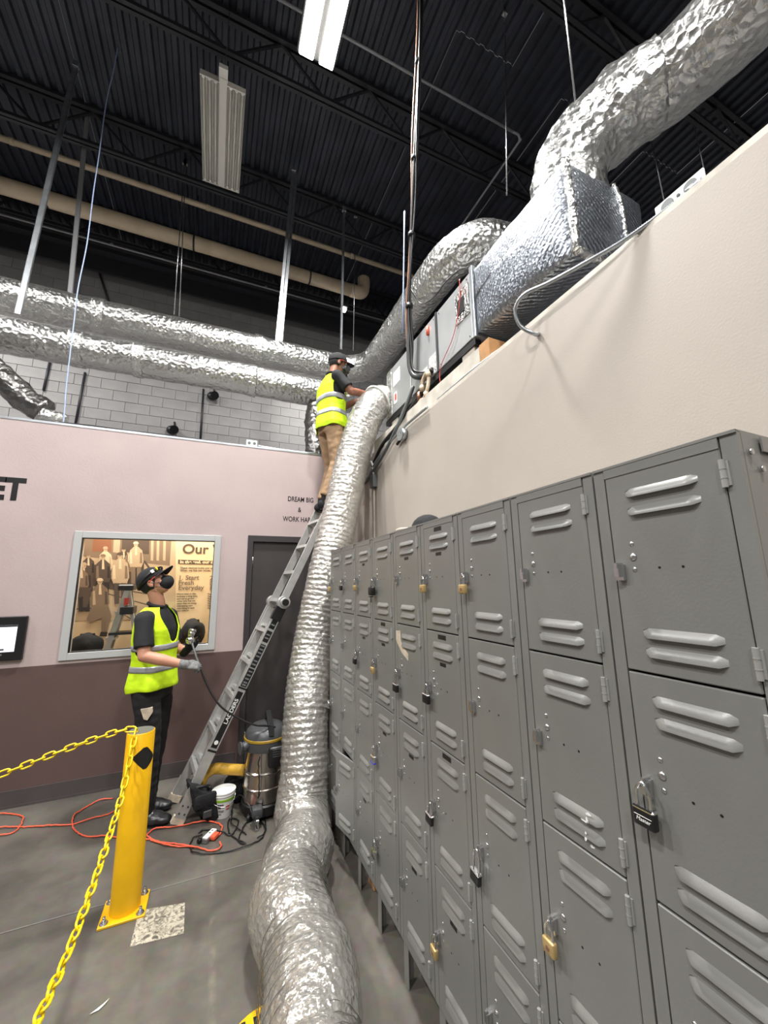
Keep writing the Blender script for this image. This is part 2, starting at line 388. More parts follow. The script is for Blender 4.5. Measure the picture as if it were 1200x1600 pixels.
# far wall, brown dado and lilac above
bm = B()
def wallcol(x0, x1, z0, z1):
    PB = 1.085
    if z0 < PB: box(bm, x0, x1, YF, YF + 0.12, z0, min(z1, PB), 1)
    if z1 > PB: box(bm, x0, x1, YF, YF + 0.12, max(z0, PB), z1, 0)
WX0, WX1, WZ0, WZ1 = -1.205, 0.035, 1.125, 2.255
DX0, DX1, DZ1 = 0.335, 1.235, 2.245
wallcol(-8, WX0, 0, HF); wallcol(WX0, WX1, 0, WZ0); wallcol(WX0, WX1, WZ1, HF); wallcol(WX1, DX0, 0, HF); wallcol(DX0, DX1, DZ1, HF); wallcol(DX1, 1.62, 0, HF)
wf = struct(obj('wall_far', bm, [M['lilac'], M['brown']]))
obj('top_track', box(box(B(), -8, 1.5, YF - 0.004, YF + 0.124, HF, HF + 0.012), -8, 1.5, YF + 0.02, YF + 0.1, HF + 0.012, HF + 0.03), M['galv'], wf)
# right wall
wr = struct(obj('wall_right', box(B(), XW, XW + 0.12, -6, YF, 0, HR), M['greige']))
obj('top_rail', box(B(), XW + 0.004, XW + 0.116, -6, 3.75, HR, HR + 0.03), M['plank'], wr)
# baseboards
bm = B(); box(bm, -8, DX0 - 0.05, YF - 0.01, YF, 0, 0.13); box(bm, -8, DX0 - 0.05, YF - 0.014, YF - 0.01, 0, 0.02)
struct(obj('baseboard_far', bm, M['rubber_base']))
struct(obj('baseboard_right', box(B(), XW - 0.01, XW, -6, YF, 0, 0.13), M['rubber_base']))
# window 1
win = thing('window_1', None, None, (0, 0, 0)); struct(win)
bm = B(); fw = 0.05
box(bm, WX0 - 0.012, WX0 + fw, YF - 0.016, YF + 0.09, WZ0 - 0.012, WZ1 + 0.012); box(bm, WX1 - fw, WX1 + 0.012, YF - 0.016, YF + 0.09, WZ0 - 0.012, WZ1 + 0.012)
box(bm, WX0 + fw, WX1 - fw, YF - 0.016, YF + 0.09, WZ0 - 0.012, WZ0 + fw); box(bm, WX0 + fw, WX1 - fw, YF - 0.016, YF + 0.09, WZ1 - fw, WZ1 + 0.012)
bmesh.ops.bevel(bm, geom=bm.edges[:], offset=0.003, segments=1, affect='EDGES')
obj('window_frame', bm, M['frame'], win)
bm = B(); g = 0.006
for a in ((WX0 + fw, WX0 + fw + g, WZ0 + fw, WZ1 - fw), (WX1 - fw - g, WX1 - fw, WZ0 + fw, WZ1 - fw), (WX0 + fw, WX1 - fw, WZ0 + fw, WZ0 + fw + g), (WX0 + fw, WX1 - fw, WZ1 - fw - g, WZ1 - fw)):
    box(bm, a[0], a[1], YF - 0.01, YF + 0.03, a[2], a[3])
obj('gasket', bm, M['black'], win)
obj('glass_pane', box(B(), WX0 + fw, WX1 - fw, YF + 0.012, YF + 0.018, WZ0 + fw, WZ1 - fw), M['glass'], win)
# door 1
door = thing('door_1', None, None); struct(door)
bm = B()
box(bm, DX0 - 0.02, DX0 + 0.035, YF - 0.02, YF + 0.12, 0, DZ1 + 0.035); box(bm, DX1 - 0.035, DX1 + 0.02, YF - 0.02, YF + 0.12, 0, DZ1 + 0.035); box(bm, DX0 + 0.035, DX1 - 0.035, YF - 0.02, YF + 0.12, DZ1 - 0.03, DZ1 + 0.035)
obj('door_frame', bm, M['charcoal2'], door)
obj('door_leaf', rbox(DX0 + 0.04, DX1 - 0.04, YF + 0.012, YF + 0.057, 0.008, DZ1 - 0.034, 0.003, 1), M['charcoal'], door)
bm = B(); cyl(bm, (DX1 - 0.11, YF + 0.012, 1.02), (DX1 - 0.11, YF - 0.03, 1.02), 0.026); beam(bm, (DX1 - 0.11, YF - 0.04, 1.02), (DX1 - 0.23, YF - 0.04, 1.02), 0.02, 0.02)
obj('door_handle', bm, M['steel'], door)
for z in (0.25, 1.12, 2.0): obj('hinge', cyl(B(), (DX0 + 0.038, YF - 0.004, z - 0.05), (DX0 + 0.038, YF - 0.004, z + 0.05), 0.008, seg=10), M['steel'], door)
# office behind the window
MY = 5.1
struct(obj('wall_office_back', box(B(), -2.6, 0.29, MY, MY + 0.1, 0, 3.2), M['beige']))
struct(obj('wall_office_left', box(B(), -2.7, -2.6, YF + 0.12, MY + 0.1, 0, 3.2), M['beige']))
struct(obj('wall_office_right', box(B(), 0.29, 0.33, YF + 0.12, MY + 0.1, 0, 3.2), M['beige']))
struct(obj('ceiling_office_far', box(B(), -8, XW + 0.12, YF + 0.12, 8.0, 3.2, 3.26), M['mortar']))
struct(obj('ceiling_office_right', box(B(), XW + 0.12, 7, -6, 8.0, 2.95, 3.02), M['mortar']))
# far block wall: separate blocks with recessed joints
YC = 8.0
wc = struct(obj('wall_block', box(B(), -13, 9, YC + 0.012, YC + 0.25, 0, 8.5), M['mortar']))
blk = None
for r in range(12):
    for c in range(22):
        x = -4.9 + 0.4 * c + (0.2 if r % 2 else 0); z = 4.42 + 0.2 * r
        if blk is None:
            b_ = rbox(-0.1972, 0.1972, 0, 0.03, -0.0972, 0.0972, 0.003, 1); blk = obj('block', b_, M['cmu'], wc); o = blk
        else: o = dup(blk, wc)
        o.location = (x, YC + random.uniform(-0.002, 0.003), z)
bm = B()
for r in range(4):
    for c in range(52):
        x = -12 + 0.4 * c + (0.2 if r % 2 else 0); z = 6.82 + 0.2 * r; y = random.uniform(0, 0.003)
        box(bm, x - 0.196, x + 0.196, YC + y, YC + 0.03, z - 0.096, z + 0.096)
for r in range(12):
    for c in range(32):
        x = -12 + 0.4 * c + (0.2 if r % 2 else 0); z = 4.42 + 0.2 * r
        if x < -5.05 or x > 3.95: box(bm, x - 0.196, x + 0.196, YC, YC + 0.03, z - 0.096, z + 0.096)
o = obj('upper_blocks', bm, M['cmu'], wc); o['kind'] = 'stuff'
# roof: corrugated deck sheets on open-web joists
ZR = 8.6
deck = struct(thing('ceiling', None, None, (0, 0, 0)))
def deck_bm(w_, y0, y1):
    bm = B(); n = int(round(w_ / 0.15)); prof = []
    for i in range(n):
        x = i * 0.15; prof += [(x, 0), (x + 0.055, 0), (x + 0.075, 0.04), (x + 0.13, 0.04)]
    prof.append((w_, 0)); A = [bm.verts.new((x, y0, z)) for x, z in prof]; C = [bm.verts.new((x, y1, z)) for x, z in prof]
    for i in range(len(prof) - 1): bm.faces.new((A[i], A[i + 1], C[i + 1], C[i]))
    return bm
sh = obj('deck_sheet', deck_bm(0.9, -4.52, 1.48), M['roof'], deck); first = True
for j, (yc) in enumerate((-4.5, 1.5, 7.5)):
    for i in range(24):
        o = sh if first else dup(sh, deck); first = False
        o.location = (-12 + 0.9 * i, yc, ZR + (0.006 if (i + j) % 2 else 0))
# joists
def joist(y, x0, x1):
    t = thing('roof_joist', 'black open-web steel joist under the corrugated roof deck', 'joist', (0, y, 0), 0, 'roof joists')
    zt, zb = ZR - 0.03, ZR - 0.62
    obj('top_chord', beam(beam(B(), (x0, -0.04, zt), (x1, -0.04, zt), 0.05, 0.05), (x0, 0.04, zt), (x1, 0.04, zt), 0.05, 0.05), M['joist'], t)
    obj('bottom_chord', beam(beam(B(), (x0, -0.03, zb), (x1, -0.03, zb), 0.04, 0.05), (x0, 0.03, zb), (x1, 0.03, zb), 0.04, 0.05), M['joist'], t)
    bm = B(); x = x0; k = 0
    while x < x1 - 0.3:
        beam(bm, (x, 0, zt if k % 2 else zb), (x + 0.6, 0, zb if k % 2 else zt), 0.028, 0.028); x += 0.6; k += 1
    obj('web', bm, M['joist'], t); return t
JL = {-1.5: 'black open-web roof joist just behind the camera', 0.35: 'black open-web roof joist crossing the top edge of the photo', 2.15: 'black open-web roof joist just before the lit lamp', 3.95: 'black open-web roof joist above the unlit fluorescent lamp', 5.75: 'black open-web roof joist between the unlit lamp and the cream pipes', 7.5: 'black open-web roof joist nearest the block wall'}
j0 = joist(0.0, -11, 9); j0['label'] = 'black open-web roof joist farthest behind the camera'; first = True
for y in (-3.3, -1.5, 0.35, 2.15, 3.95, 5.75, 7.5):
    if first: j0.location.y = y; first = False
    else:
        c = dup(j0); c.location.y = y
        for ch in list(j0.children): dup(ch, c)
        c['label'] = JL[y]
for i, x in enumerate((-4.3, 4.6)):
    g = thing('roof_girder', ['black steel roof girder running away overhead at the left', 'black steel roof girder running away above the big foil duct at the right'][i], 'girder', (x, 0, 0))
    z0 = ZR - 1.15
    obj('web_plate', box(B(), -0.008, 0.008, -6, 7.98, z0, ZR - 0.62), M['joist'], g)
    obj('bottom_flange', box(B(), -0.1, 0.1, -6, 7.98, z0 - 0.015, z0), M['joist'], g)
    obj('top_flange', box(B(), -0.1, 0.1, -6, 7.98, ZR - 0.65, ZR - 0.63), M['joist'], g)
# lintel beam of deck colour seen along the block wall top
struct(obj('trim_1', box(box(B(), -12, 9, 7.6, 7.98, 7.82, 7.9), -12, 9, 7.75, 7.8, 7.5, 7.82), M['joist']))

# ================================================================== OVERHEAD THINGS
# pipes along the roof
def pipeline(name, pa, pb, Y, r, m, label, cat, seg=16, group=None, ext=0.0):
    a = onY(*pa, Y); b = onY(*pb, Y); z = (a.z + b.z) / 2; xa = a.x - ext
    t = thing(name, label, cat, (xa, Y, z), 0, group); t['_len'] = b.x - xa
    obj('pipe', cyl(B(), (0, 0, 0), (b.x - xa, 0, 0), r, seg=seg), m, t)
    del t['_len']; return t, b.x - xa
t, L_ = pipeline('drain_pipe', (0, 291), (548, 452), 6.6, 0.118, M['cream'], 'large cream roof drain pipe with black hangers and an elbow at its right end', 'pipe', 24, ext=3.0)
eb = resample(catmull([(L_, 0, 0), (L_ + 0.14, 0, 0.0), (L_ + 0.25, 0.02, 0.05), (L_ + 0.3, 0.05, 0.2), (L_ + 0.3, 0.05, 0.42)], 8), 0.03)
tube('elbow', eb, 0.126, M['cream'], t, 20, smoothpath=False)
for f in (0.42, 0.66, 0.9):
    obj('coupling', cyl(B(), (L_ * f - 0.015, 0, 0), (L_ * f + 0.015, 0, 0), 0.124, seg=24), M['joist'], t)
    obj('hanger_rod', cyl(B(), (L_ * f, 0, 0.1), (L_ * f, 0, 1.2), 0.008, seg=8), M['joist'], t)
t, L_ = pipeline('water_pipe', (0, 217), (690, 446), 6.3, 0.043, M['cream'], 'slim cream pipe running high above the large cream drain pipe', 'pipe', 14, ext=3.0)
for f in (0.3, 0.55, 0.8): obj('coupling', cyl(B(), (L_ * f - 0.03, 0, 0), (L_ * f + 0.03, 0, 0), 0.05, seg=14), M['cream'], t)
for i, (pa, pb, Y, r, lab) in enumerate([((0, 102), (400, 240), 5.6, 0.016, 'thin grey conduit crossing behind the unlit lamp, upper of the left conduits'), ((0, 184), (640, 395), 5.9, 0.014, 'thin grey conduit just above the slim cream pipe'),
        ((400, -8), (800, 195), 3.2, 0.016, 'grey conduit crossing the roof right of the lit lamp'), ((0, 336), (600, 500), 7.3, 0.016, 'thin grey conduit low under the roof in front of the block wall')]):
    t, L_ = pipeline('conduit', pa, pb, Y, r, M['conduit'], lab, 'conduit', 8, ext=2.0 if pa[0] == 0 else 1.0)
    if i == 2: tube('bend', [(L_, 0, 0), (L_ + 0.1, 0, 0), (L_ + 0.16, 0.05, 0), (L_ + 0.17, 0.16, 0), (L_ + 0.17, 1.6, 0)], r, M['conduit'], t, 8)
    else:
        for f in (0.4, 0.7): obj('clip', box(B(), L_ * f - 0.02, L_ * f + 0.02, -0.022, 0.022, 0, 0.03), M['conduit'], t)
# lit high bay lamp
t = thing('high_bay_lamp', 'lit high bay lamp with two glaring white lenses under the roof', 'lamp', (0.665, 2.86, LAMP_Z))
obj('housing', rbox(-0.2, 0.2, -0.29, 0.29, 0.0, 0.05, 0.01, 1), M['dkgrey'], t)
for s in (-1, 1): obj('lens', rbox(s * 0.105 - 0.075, s * 0.105 + 0.075, -0.28, 0.28, -0.045, -0.002, 0.012, 2), M['tube_lit'], t)
obj('driver_box', rbox(-0.04, 0.04, -0.2, 0.2, 0.05, 0.11, 0.008, 1), M['galv'], t)
for s in (-1, 1): obj('hanger_wire', cyl(B(), (0, s * 0.22, 0.05), (0, s * 0.22, ZR - LAMP_Z), 0.004, seg=6), M['steel'], t)
# unlit fluorescent high bay
t = thing('fluorescent_lamp', 'unlit six-tube fluorescent high bay lamp hanging left of the lit one', 'lamp', (-0.23, 4.34, LAMP_Z))
for s in (-1, 1):
    bm = B(); prof = []
    for k in range(3):
        x = s * 0.045 + s * k * 0.063; prof += [(x, 0.0), (x + s * 0.02, 0.035), (x + s * 0.043, 0.035), (x + s * 0.063, 0.0)]
    A = [bm.verts.new((x, -0.6, z)) for x, z in prof]; C = [bm.verts.new((x, 0.6, z)) for x, z in prof]
    for i in range(len(prof) - 1): bm.faces.new((A[i], A[i + 1], C[i + 1], C[i]))
    r_ = bmesh.ops.extrude_face_region(bm, geom=bm.faces[:]); bmesh.ops.translate(bm, vec=(0, 0, 0.02), verts=[v for v in r_['geom'] if isinstance(v, bmesh.types.BMVert)])
    obj('reflector', bm, M['reflector'], t)
    for k in range(3):
        x = s * (0.0765 + k * 0.063); tb = obj('tube', cyl(B(), (x, -0.585, 0.012), (x, 0.585, 0.012), 0.011, seg=10), M['tube_off'], t)
        for e in (-1, 1): obj('socket', box(B(), x - 0.014, x + 0.014, e * 0.59 - 0.012, e * 0.59 + 0.012, -0.004, 0.03), M['white'], tb)
obj('ballast_channel', rbox(-0.042, 0.042, -0.66, 0.6, -0.012, 0.07, 0.004, 1), M['reflector'], t)
obj('hook', box(B(), -0.045, 0.045, -0.75, -0.63, -0.005, 0.05), M['reflector'], t)
for y in (0.6, -0.612): obj('end_plate', box(B(), -0.235, 0.235, y, y + 0.012, -0.01, 0.06), M['reflector'], t)
for s in (-1, 1): obj('hanger_wire', cyl(B(), (0, s * 0.5, 0.06), (0, s * 0.5, ZR - LAMP_Z), 0.004, seg=6), M['steel'], t)

# foil ducts over the far office
YD = 5.2
zA = (onY(200, 560, YD).z + onY(367, 590, YD).z) / 2; zB = onY(200, 505, YD).z
rA = 0.2
d1 = thing('foil_duct', 'lower foil-wrapped round duct running along the far partition', 'duct', (0, YD, zA))
foil_tube('duct_run', [(-3.6, 0, 0.01), (-2, 0, 0), (-0.5, 0, 0.0), (0.6, 0, 0), (1.75, 0, -0.02)], rA, M['foil'], d1, step=0.03, amp=0.008)
for x in (-1.62, -1.0, 0.33): foil_tube('foil_band', [(x - 0.06, 0, 0), (x, 0, 0), (x + 0.06, 0, 0)], rA + 0.012, M['foiltape'], d1, step=0.02, amp=0.012, freq=16)
d2 = thing('foil_duct', 'upper foil-wrapped round duct that turns toward the camera above the air handler', 'duct', (0, YD + 0.35, zB))
zb2 = onY(200, 505, YD + 0.35).z - zB
foil_tube('duct_run', [(-3.9, 0, zb2), (-2, 0, zb2), (-0.5, 0, zb2), (0.8, 0, zb2), (1.45, 0, zb2), (1.85, -0.05, zb2), (2.1, -0.3, zb2), (2.14, -0.7, zb2), (2.14, -1.4, zb2), (2.14, -2.2, zb2), (2.18, -2.55, zb2 + 0.01), (2.32, -2.8, zb2), (2.55, -2.88, zb2 - 0.02), (2.9, -2.9, zb2 - 0.03)], 0.215, M['foil'], d2, step=0.03, amp=0.008)
for x in (-1.55, 0.4): foil_tube('foil_band', [(x - 0.06, 0, zb2), (x, 0, zb2), (x + 0.06, 0, zb2)], 0.228, M['foiltape'], d2, step=0.02, amp=0.012, freq=16)
# dark flex ducts
a = onY(8, 560, 5.0)
t = thing('flexible_duct', 'dark crinkled flexible duct drooping onto the far office roof at the left edge', 'duct', (a.x, 5.0, 3.27))
foil_tube('duct_run', [V(onY(u, v, 5.0)) - t.location for u, v in ((-110, 500), (-75, 540), (-15, 575), (12, 598), (45, 628), (74, 645))] , 0.13, M['foildark'], t, amp=0.02, freq=11, seg=32)
e = onY(82, 650, 5.0) - t.location
obj('collar', cyl(B(), e - V((0, 0, 0.1)), e + V((0.0, 0, 0.02)), 0.14, seg=24), M['foiltape'], t)
a = onY(490, 705, 4.9)
t = thing('flexible_duct', 'dark foil flexible duct dropping down behind the worker on the ladder', 'duct', (a.x, 4.9, 3.27))
foil_tube('duct_run', [(0.06, 0, -0.01), (0.03, 0, 0.2), (0.02, 0.05, 0.5), (0.05, 0.2, 0.8), (0.1, 0.3, 1.0)], 0.13, M['foildark'], t, amp=0.02, freq=11, seg=32)
obj('collar', cyl(B(), (0.06, 0, -0.01), (0.06, 0, 0.05), 0.145, seg=24), M['foiltape'], t)
# hanging struts, rods, rope
def hanger(name, label, cat, pa, pb, Y, w_, m, group=None, rod=False, ztop=None):
    b = onY(*pb, Y); a = onY(*pa, Y); x = (a.x + b.x) / 2; zt = ztop or a.z
    t = thing(name, label, cat, (b.x, Y, b.z), 0, group)
    if rod:
        obj('rod', cyl(B(), (0, 0, 0), (a.x - b.x, 0, ZR - 0.02 - b.z), w_, seg=8), m, t); zt = ZR
    else:
        bm = B(); beam(bm, (0, 0, 0), (a.x - b.x, 0, zt - b.z), w_, 0.004, V((0, 1, 0))); beam(bm, (-w_ / 2, 0.01, 0), (a.x - b.x - w_ / 2, 0.01, zt - b.z), 0.004, 0.024, V((0, 1, 0))); beam(bm, (w_ / 2, 0.01, 0), (a.x - b.x + w_ / 2, 0.01, zt - b.z), 0.004, 0.024, V((0, 1, 0)))
        obj('channel', bm, m, t)
    obj('top_clip', box(B(), a.x - b.x - 0.03, a.x - b.x + 0.03, -0.015, 0.03, zt - b.z - 0.06, zt - b.z + 0.02), m, t)
    return t
hanger('strut_hanger', 'long pale steel strut holding the left end of the lower foil duct', 'strut', (119, 98), (27, 490), 4.98, 0.05, M['galv'])
hanger('strut_hanger', 'duller steel strut behind the upper foil duct near the left', 'strut', (137, 170), (109, 458), 5.85, 0.05, M['conduit'])
t = hanger('strut_hanger', 'bright double steel strut hanging between the two foil ducts', 'strut', (459, 262), (431, 550), 5.35, 0.042, M['galv'])
o = dup(t.children[0], t); o.location = (0.06, 0.06, 0)
hanger('strut_hanger', 'thin bright steel strut above the cap of the worker on the ladder', 'strut', (538, 325), (533, 545), 5.3, 0.03, M['galv'])
for (pa, pb, Y, lab) in [((276, 380), (272, 492), 6.0, 'thin steel rod dropping to the upper foil duct right of the blue rope'), ((282, 340), (280, 494), 6.0, 'thin steel rod just right of its twin over the upper foil duct'),
                         ((556, 445), (552, 548), 5.8, 'thin steel rod below the elbow of the cream drain pipe'), ((880, -60), (900, 168), 1.5, 'long steel rod holding the elbow of the big foil duct'), ((789, 20), (792, 305), 2.6, 'thin steel rod above the rounded end of the upper foil duct'),
                         ((1085, 205), (1103, 278), 2.2, 'thin steel rod below the big foil duct near the outlet bracket'), ((1020, 250), (1041, 330), 2.4, 'thin steel rod behind the foil plenum end')]:
    hanger('hanger_rod', lab, 'rod', pa, pb, Y, 0.007, M['steel'], rod=True)
tag(tube('rope', [V((onY(180, 100, 4.8).x, 4.8, ZR - 0.02)), onY(177, 112, 4.8), onY(166, 160, 4.8), onY(155, 240, 4.8), onY(146, 300, 4.8), onY(136, 380, 4.8), onY(122, 450, 4.8), onY(116, 500, 4.8), onY(104, 600, 4.75), onY(101, 640, 4.72), V((onY(101, 650, 4.7).x, 4.7, 3.268))], 0.006, M['bluecable'], None, 8), 'pale blue cable hanging in front of the foil ducts at the left', 'cable')
for (q, lab) in [([(58, 455), (52, 420), (66, 300)], 'a'), ]: pass
# black sloping braces in front of the block wall
for (pa, pb, lab) in [((150, 410), (171, 474), 'black sloping brace rod against the block wall above the ducts'), ((133, 582), (118, 662), 'black post on the block wall under the lower duct, by the drooping duct'), ((78, 565), (68, 610), 'short black post under the lower duct beside the drooping dark duct'), ((318, 608), (313, 690), 'thin grey conduit standing on the block wall right of the two black holes')]:
    a = onY(*pa, 7.985); b = onY(*pb, 7.985)
    tag(obj('brace_rod', cyl(B(), a, b, 0.02, seg=8), M['joist'] if 'black' in lab else M['conduit']), lab, 'rod')
for (u, v, lab) in [(332, 619, 'black floodlight speaker fixed high on the block wall under the lower duct'), (269, 672, 'small black speaker fixed low on the block wall above the partition')]:
    a = onY(u, v, 7.92); t = thing('wall_speaker', lab, 'speaker', a)
    bm = B(); ell(bm, (0, 0, 0), (0.1, 0.08, 0.09), seg=12, ring=8); obj('body', bm, M['black'], t, True); obj('bracket', beam(B(), (0.04, 0.05, 0.08), (0.02, 0.08, 0.2), 0.03, 0.02), M['black'], t)
    obj('cone', cyl(B(), (0.02, -0.07, -0.01), (0.05, -0.12, -0.03), 0.06, 0.08), M['blackgloss'], t)
a = onY(393, 699, 4.5); t = thing('outlet_box', 'white electrical outlet box on top of the far partition edge', 'outlet', (a.x, 4.5, HF + 0.03))
obj('box', rbox(-0.06, 0.06, -0.02, 0.02, 0, 0.075), M['white'], t)
for s in (-1, 1): obj('socket', cyl(B(), (s * 0.028, -0.021, 0.038), (s * 0.028, -0.024, 0.038), 0.017, seg=14), M['greyplug'], t)
tag(tube('conduit', [(a.x + 0.06, 4.5, HF + 0.055), (a.x + 0.3, 4.5, HF + 0.04), (a.x + 0.75, 4.5, HF + 0.04)], 0.011, M['galv'], None, 8), 'short steel conduit lying along the top of the far partition', 'conduit')
tag(tube('cable', [(-1.5, 4.5, HF + 0.045), (-1.2, 4.47, HF + 0.04), (-0.9, 4.5, HF + 0.045), (-0.5, 4.48, HF + 0.04), (0.1, 4.5, HF + 0.04)], 0.009, M['black'], None, 6), 'black cable lying along the top edge of the far partition', 'cable')
a = onY(537, 482, 6.9)
t = thing('high_bay_lamp', 'small distant lit lamp glinting behind the steel strut above the ducts', 'lamp', (a.x, 6.9, a.z))
obj('lens', rbox(-0.05, 0.05, -0.05, 0.05, -0.06, 0.0, 0.015, 2), M['tube_lit'], t); obj('housing', rbox(-0.08, 0.08, -0.08, 0.08, 0.0, 0.06, 0.01, 1), M['dkgrey'], t); obj('stem', cyl(B(), (0, 0, 0.06), (0, 0, ZR - a.z), 0.008, seg=8), M['joist'], t)
#@@AIR
# ================================================================== AIR HANDLER ON THE RIGHT PARTITION
UX = 1.6
t = thing('air_handler', 'grey sheet steel air handler unit lying on the top of the right partition', 'air handler', (UX, 2.0, 3.45))
# body from y=0 to 1.59 (towards the far wall), 0.56 deep, 0.545 high
obj('casing', rbox(0.012, 0.58, 0.0, 1.57, 0.0, 0.545, 0.006, 1), M['silverbox'], t)
for (y0, y1, z0, z1) in ((0.02, 0.475, 0.01, 0.54), (0.5, 0.96, 0.01, 0.54), (0.98, 1.5, 0.01, 0.53)):
    p = obj('access_panel', rbox(-0.004, 0.014, y0, y1, z0, z1, 0.004, 1), M['silverbox'], t)
    for yy in (y0 + 0.03, y1 - 0.03):
        for zz in (z0 + 0.03, z1 - 0.03): obj('screw', cyl(B(), (-0.004, yy, zz), (-0.008, yy, zz), 0.006, seg=8), M['steel'], p)
obj('seam_strip', box(B(), -0.012, 0.012, 0.476, 0.5, 0.0, 0.545), M['dkgrey'], t)
obj('end_flange', rbox(-0.022, 0.6, -0.035, 0.0, -0.015, 0.56, 0.004, 1), M['galv'], t)
obj('base_rail', box(B(), 0.0, 0.05, 0.0, 1.57, -0.05, 0.0), M['black'], t)
obj('tape_strip', rbox(-0.008, 0.0, 1.4, 1.5, 0.0, 0.53, 0.003, 1), M['foiltape'], t)
bm = B(); box(bm, -0.012, -0.004, 0.03, 0.2, 0.22, 0.47); obj('knockout_plate', bm, M['foiltape'], t)
obj('knockout_opening', box(B(), -0.018, -0.012, 0.085, 0.17, 0.28, 0.4), M['black'], t)
for (y0, y1, z0, z1, m) in ((0.5, 0.63, 0.02, 0.2, 'paper'), (0.66, 0.78, 0.04, 0.15, 'paper'), (1.2, 1.36, 0.3, 0.45, 'white_print'), (1.28, 1.35, 0.1, 0.22, 'white_print')):
    obj('data_label', box(B(), -0.0065, -0.004, y0, y1, z0, z1), M[m], t)
obj('warning_label', box(B(), -0.0075, -0.0065, 1.29, 1.33, 0.13, 0.2), M['red'], t)
bm = B(); cyl(bm, (-0.012, 0.62, 0.42), (-0.012, 0.62, 0.5), 0.014, seg=10); obj('float_switch', bm, M['orange'], t)
# torn insulated opening at the far end where the hose joins
bm = B()
for k in range(15):
    a = PI * 0.0 + 2 * PI * k / 15; r0 = 0.2
lathe_pts = [(0.2, 0.0), (0.23, 0.06), (0.25, 0.12)]
o = foil_tube('inlet_collar', [(0.2, 1.55, 0.27), (0.12, 1.62, 0.25), (0.06, 1.68, 0.22)], 0.2, M['foil'], t, step=0.02, amp=0.02, freq=12)
# curb
t = thing('curb_plank', 'pale painted timber curb between the right partition top and the air handler', 'timber', (XW + 0.03, 2.0, HR + 0.03))
obj('plank', rbox(0, 0.04, -0.12, 1.75, 0.0, 0.15, 0.004, 1), M['plank'], t)
obj('block', rbox(0.0, 0.14, -0.22, -0.12, 0.0, 0.16, 0.004, 1), M['wood'], t)
obj('sleeper', rbox(0.08, 0.5, 0.03, 0.18, 0.0, 0.296, 0.004, 1), M['plank'], t)
obj('sleeper', rbox(0.08, 0.5, 1.3, 1.45, 0.0, 0.296, 0.004, 1), M['plank'], t)
# plenum
def bulged(x0, x1, y0, y1, z0, z1, n=14, amp=0.05, skew=None):
    bm = B(); bmesh.ops.create_cube(bm, size=2)
    bmesh.ops.subdivide_edges(bm, edges=bm.edges[:], cuts=n, use_grid_fill=True)
    for v in bm.verts:
        a, b, c = v.co
        k = lambda s: max(0, 1 - s * s)
        p = V(((x0 + x1) / 2 + a * (x1 - x0) / 2, (y0 + y1) / 2 + b * (y1 - y0) / 2, (z0 + z1) / 2 + c * (z1 - z0) / 2))
        if abs(a) > .999: p.x += a * amp * k(b) ** .5 * k(c) ** .5
        if abs(b) > .999: p.y += b * amp * .5 * k(a) ** .5 * k(c) ** .5
        if abs(c) > .999: p.z += c * amp * .5 * k(a) ** .5 * k(b) ** .5
        p += V((noise.noise(p * 9), noise.noise(p * 9 + V((5, 1, 2))), noise.noise(p * 9 + V((1, 7, 3))))) * 0.007
        if skew: p = skew(p)
        v.co = p
    return bm
t = thing('duct_plenum', 'large quilted foil-wrapped plenum box at the near end of the air handler', 'plenum', (UX, 1.965, 3.4))
def sk(p):
    f = min(1, max(0, -p.y / 0.8)); p.z += 0.06 * (1 - f) if p.z < 0.3 else -0.0 * f; return p
obj('wrap', bulged(0.0, 0.62, -0.8, 0.0, 0.0, 0.57, 26, 0.06, sk), M['foilflat'], t, True)
bm = B()
for z0, z1 in ((-0.01, 0.03), (0.545, 0.585)):
    box(bm, -0.012, 0.03, -0.8, -0.02, z0, z1)
    pass
bm.free()
foil_tube('corner_tape', [(0.0, -0.81, 0.0), (-0.004, -0.812, 0.2), (-0.004, -0.812, 0.4), (0.0, -0.81, 0.57)], 0.022, M['foiltape'], t, seg=10, step=0.02, amp=0.008, freq=25)
foil_tube('corner_tape', [(0.0, -0.81, 0.0), (0.2, -0.812, -0.004), (0.4, -0.812, -0.004), (0.62, -0.81, 0.0)], 0.022, M['foiltape'], t, seg=10, step=0.02, amp=0.008, freq=25)
foil_tube('corner_tape', [(0.38, -0.82, 0.0), (0.38, -0.834, 0.2), (0.38, -0.834, 0.4), (0.38, -0.81, 0.58)], 0.012, M['foiltape'], t, seg=10, step=0.02, amp=0.006, freq=25)
t = thing('foil_duct', 'big foil-wrapped round duct rising from the plenum to the top right corner', 'duct', (1.95, 1.42, 3.9))
P0 = t.location
foil_tube('duct_run', [V(p) - P0 for p in ((2.12, 1.15, 4.58), (2.25, .95, 4.6), (2.32, .6, 4.6), (2.38, 0, 4.6), (2.45, -1, 4.6))], 0.215, M['foil'], t, step=0.025, amp=0.01, freq=6, seg=56)
foil_tube('elbow', [V(p) - P0 for p in ((1.95, 1.42, 3.86), (1.95, 1.42, 4.2), (1.985, 1.36, 4.44), (2.12, 1.15, 4.575), (2.25, .95, 4.6))], 0.225, M['foil'], t, step=0.025, amp=0.022, freq=9, seg=56, seed=3)

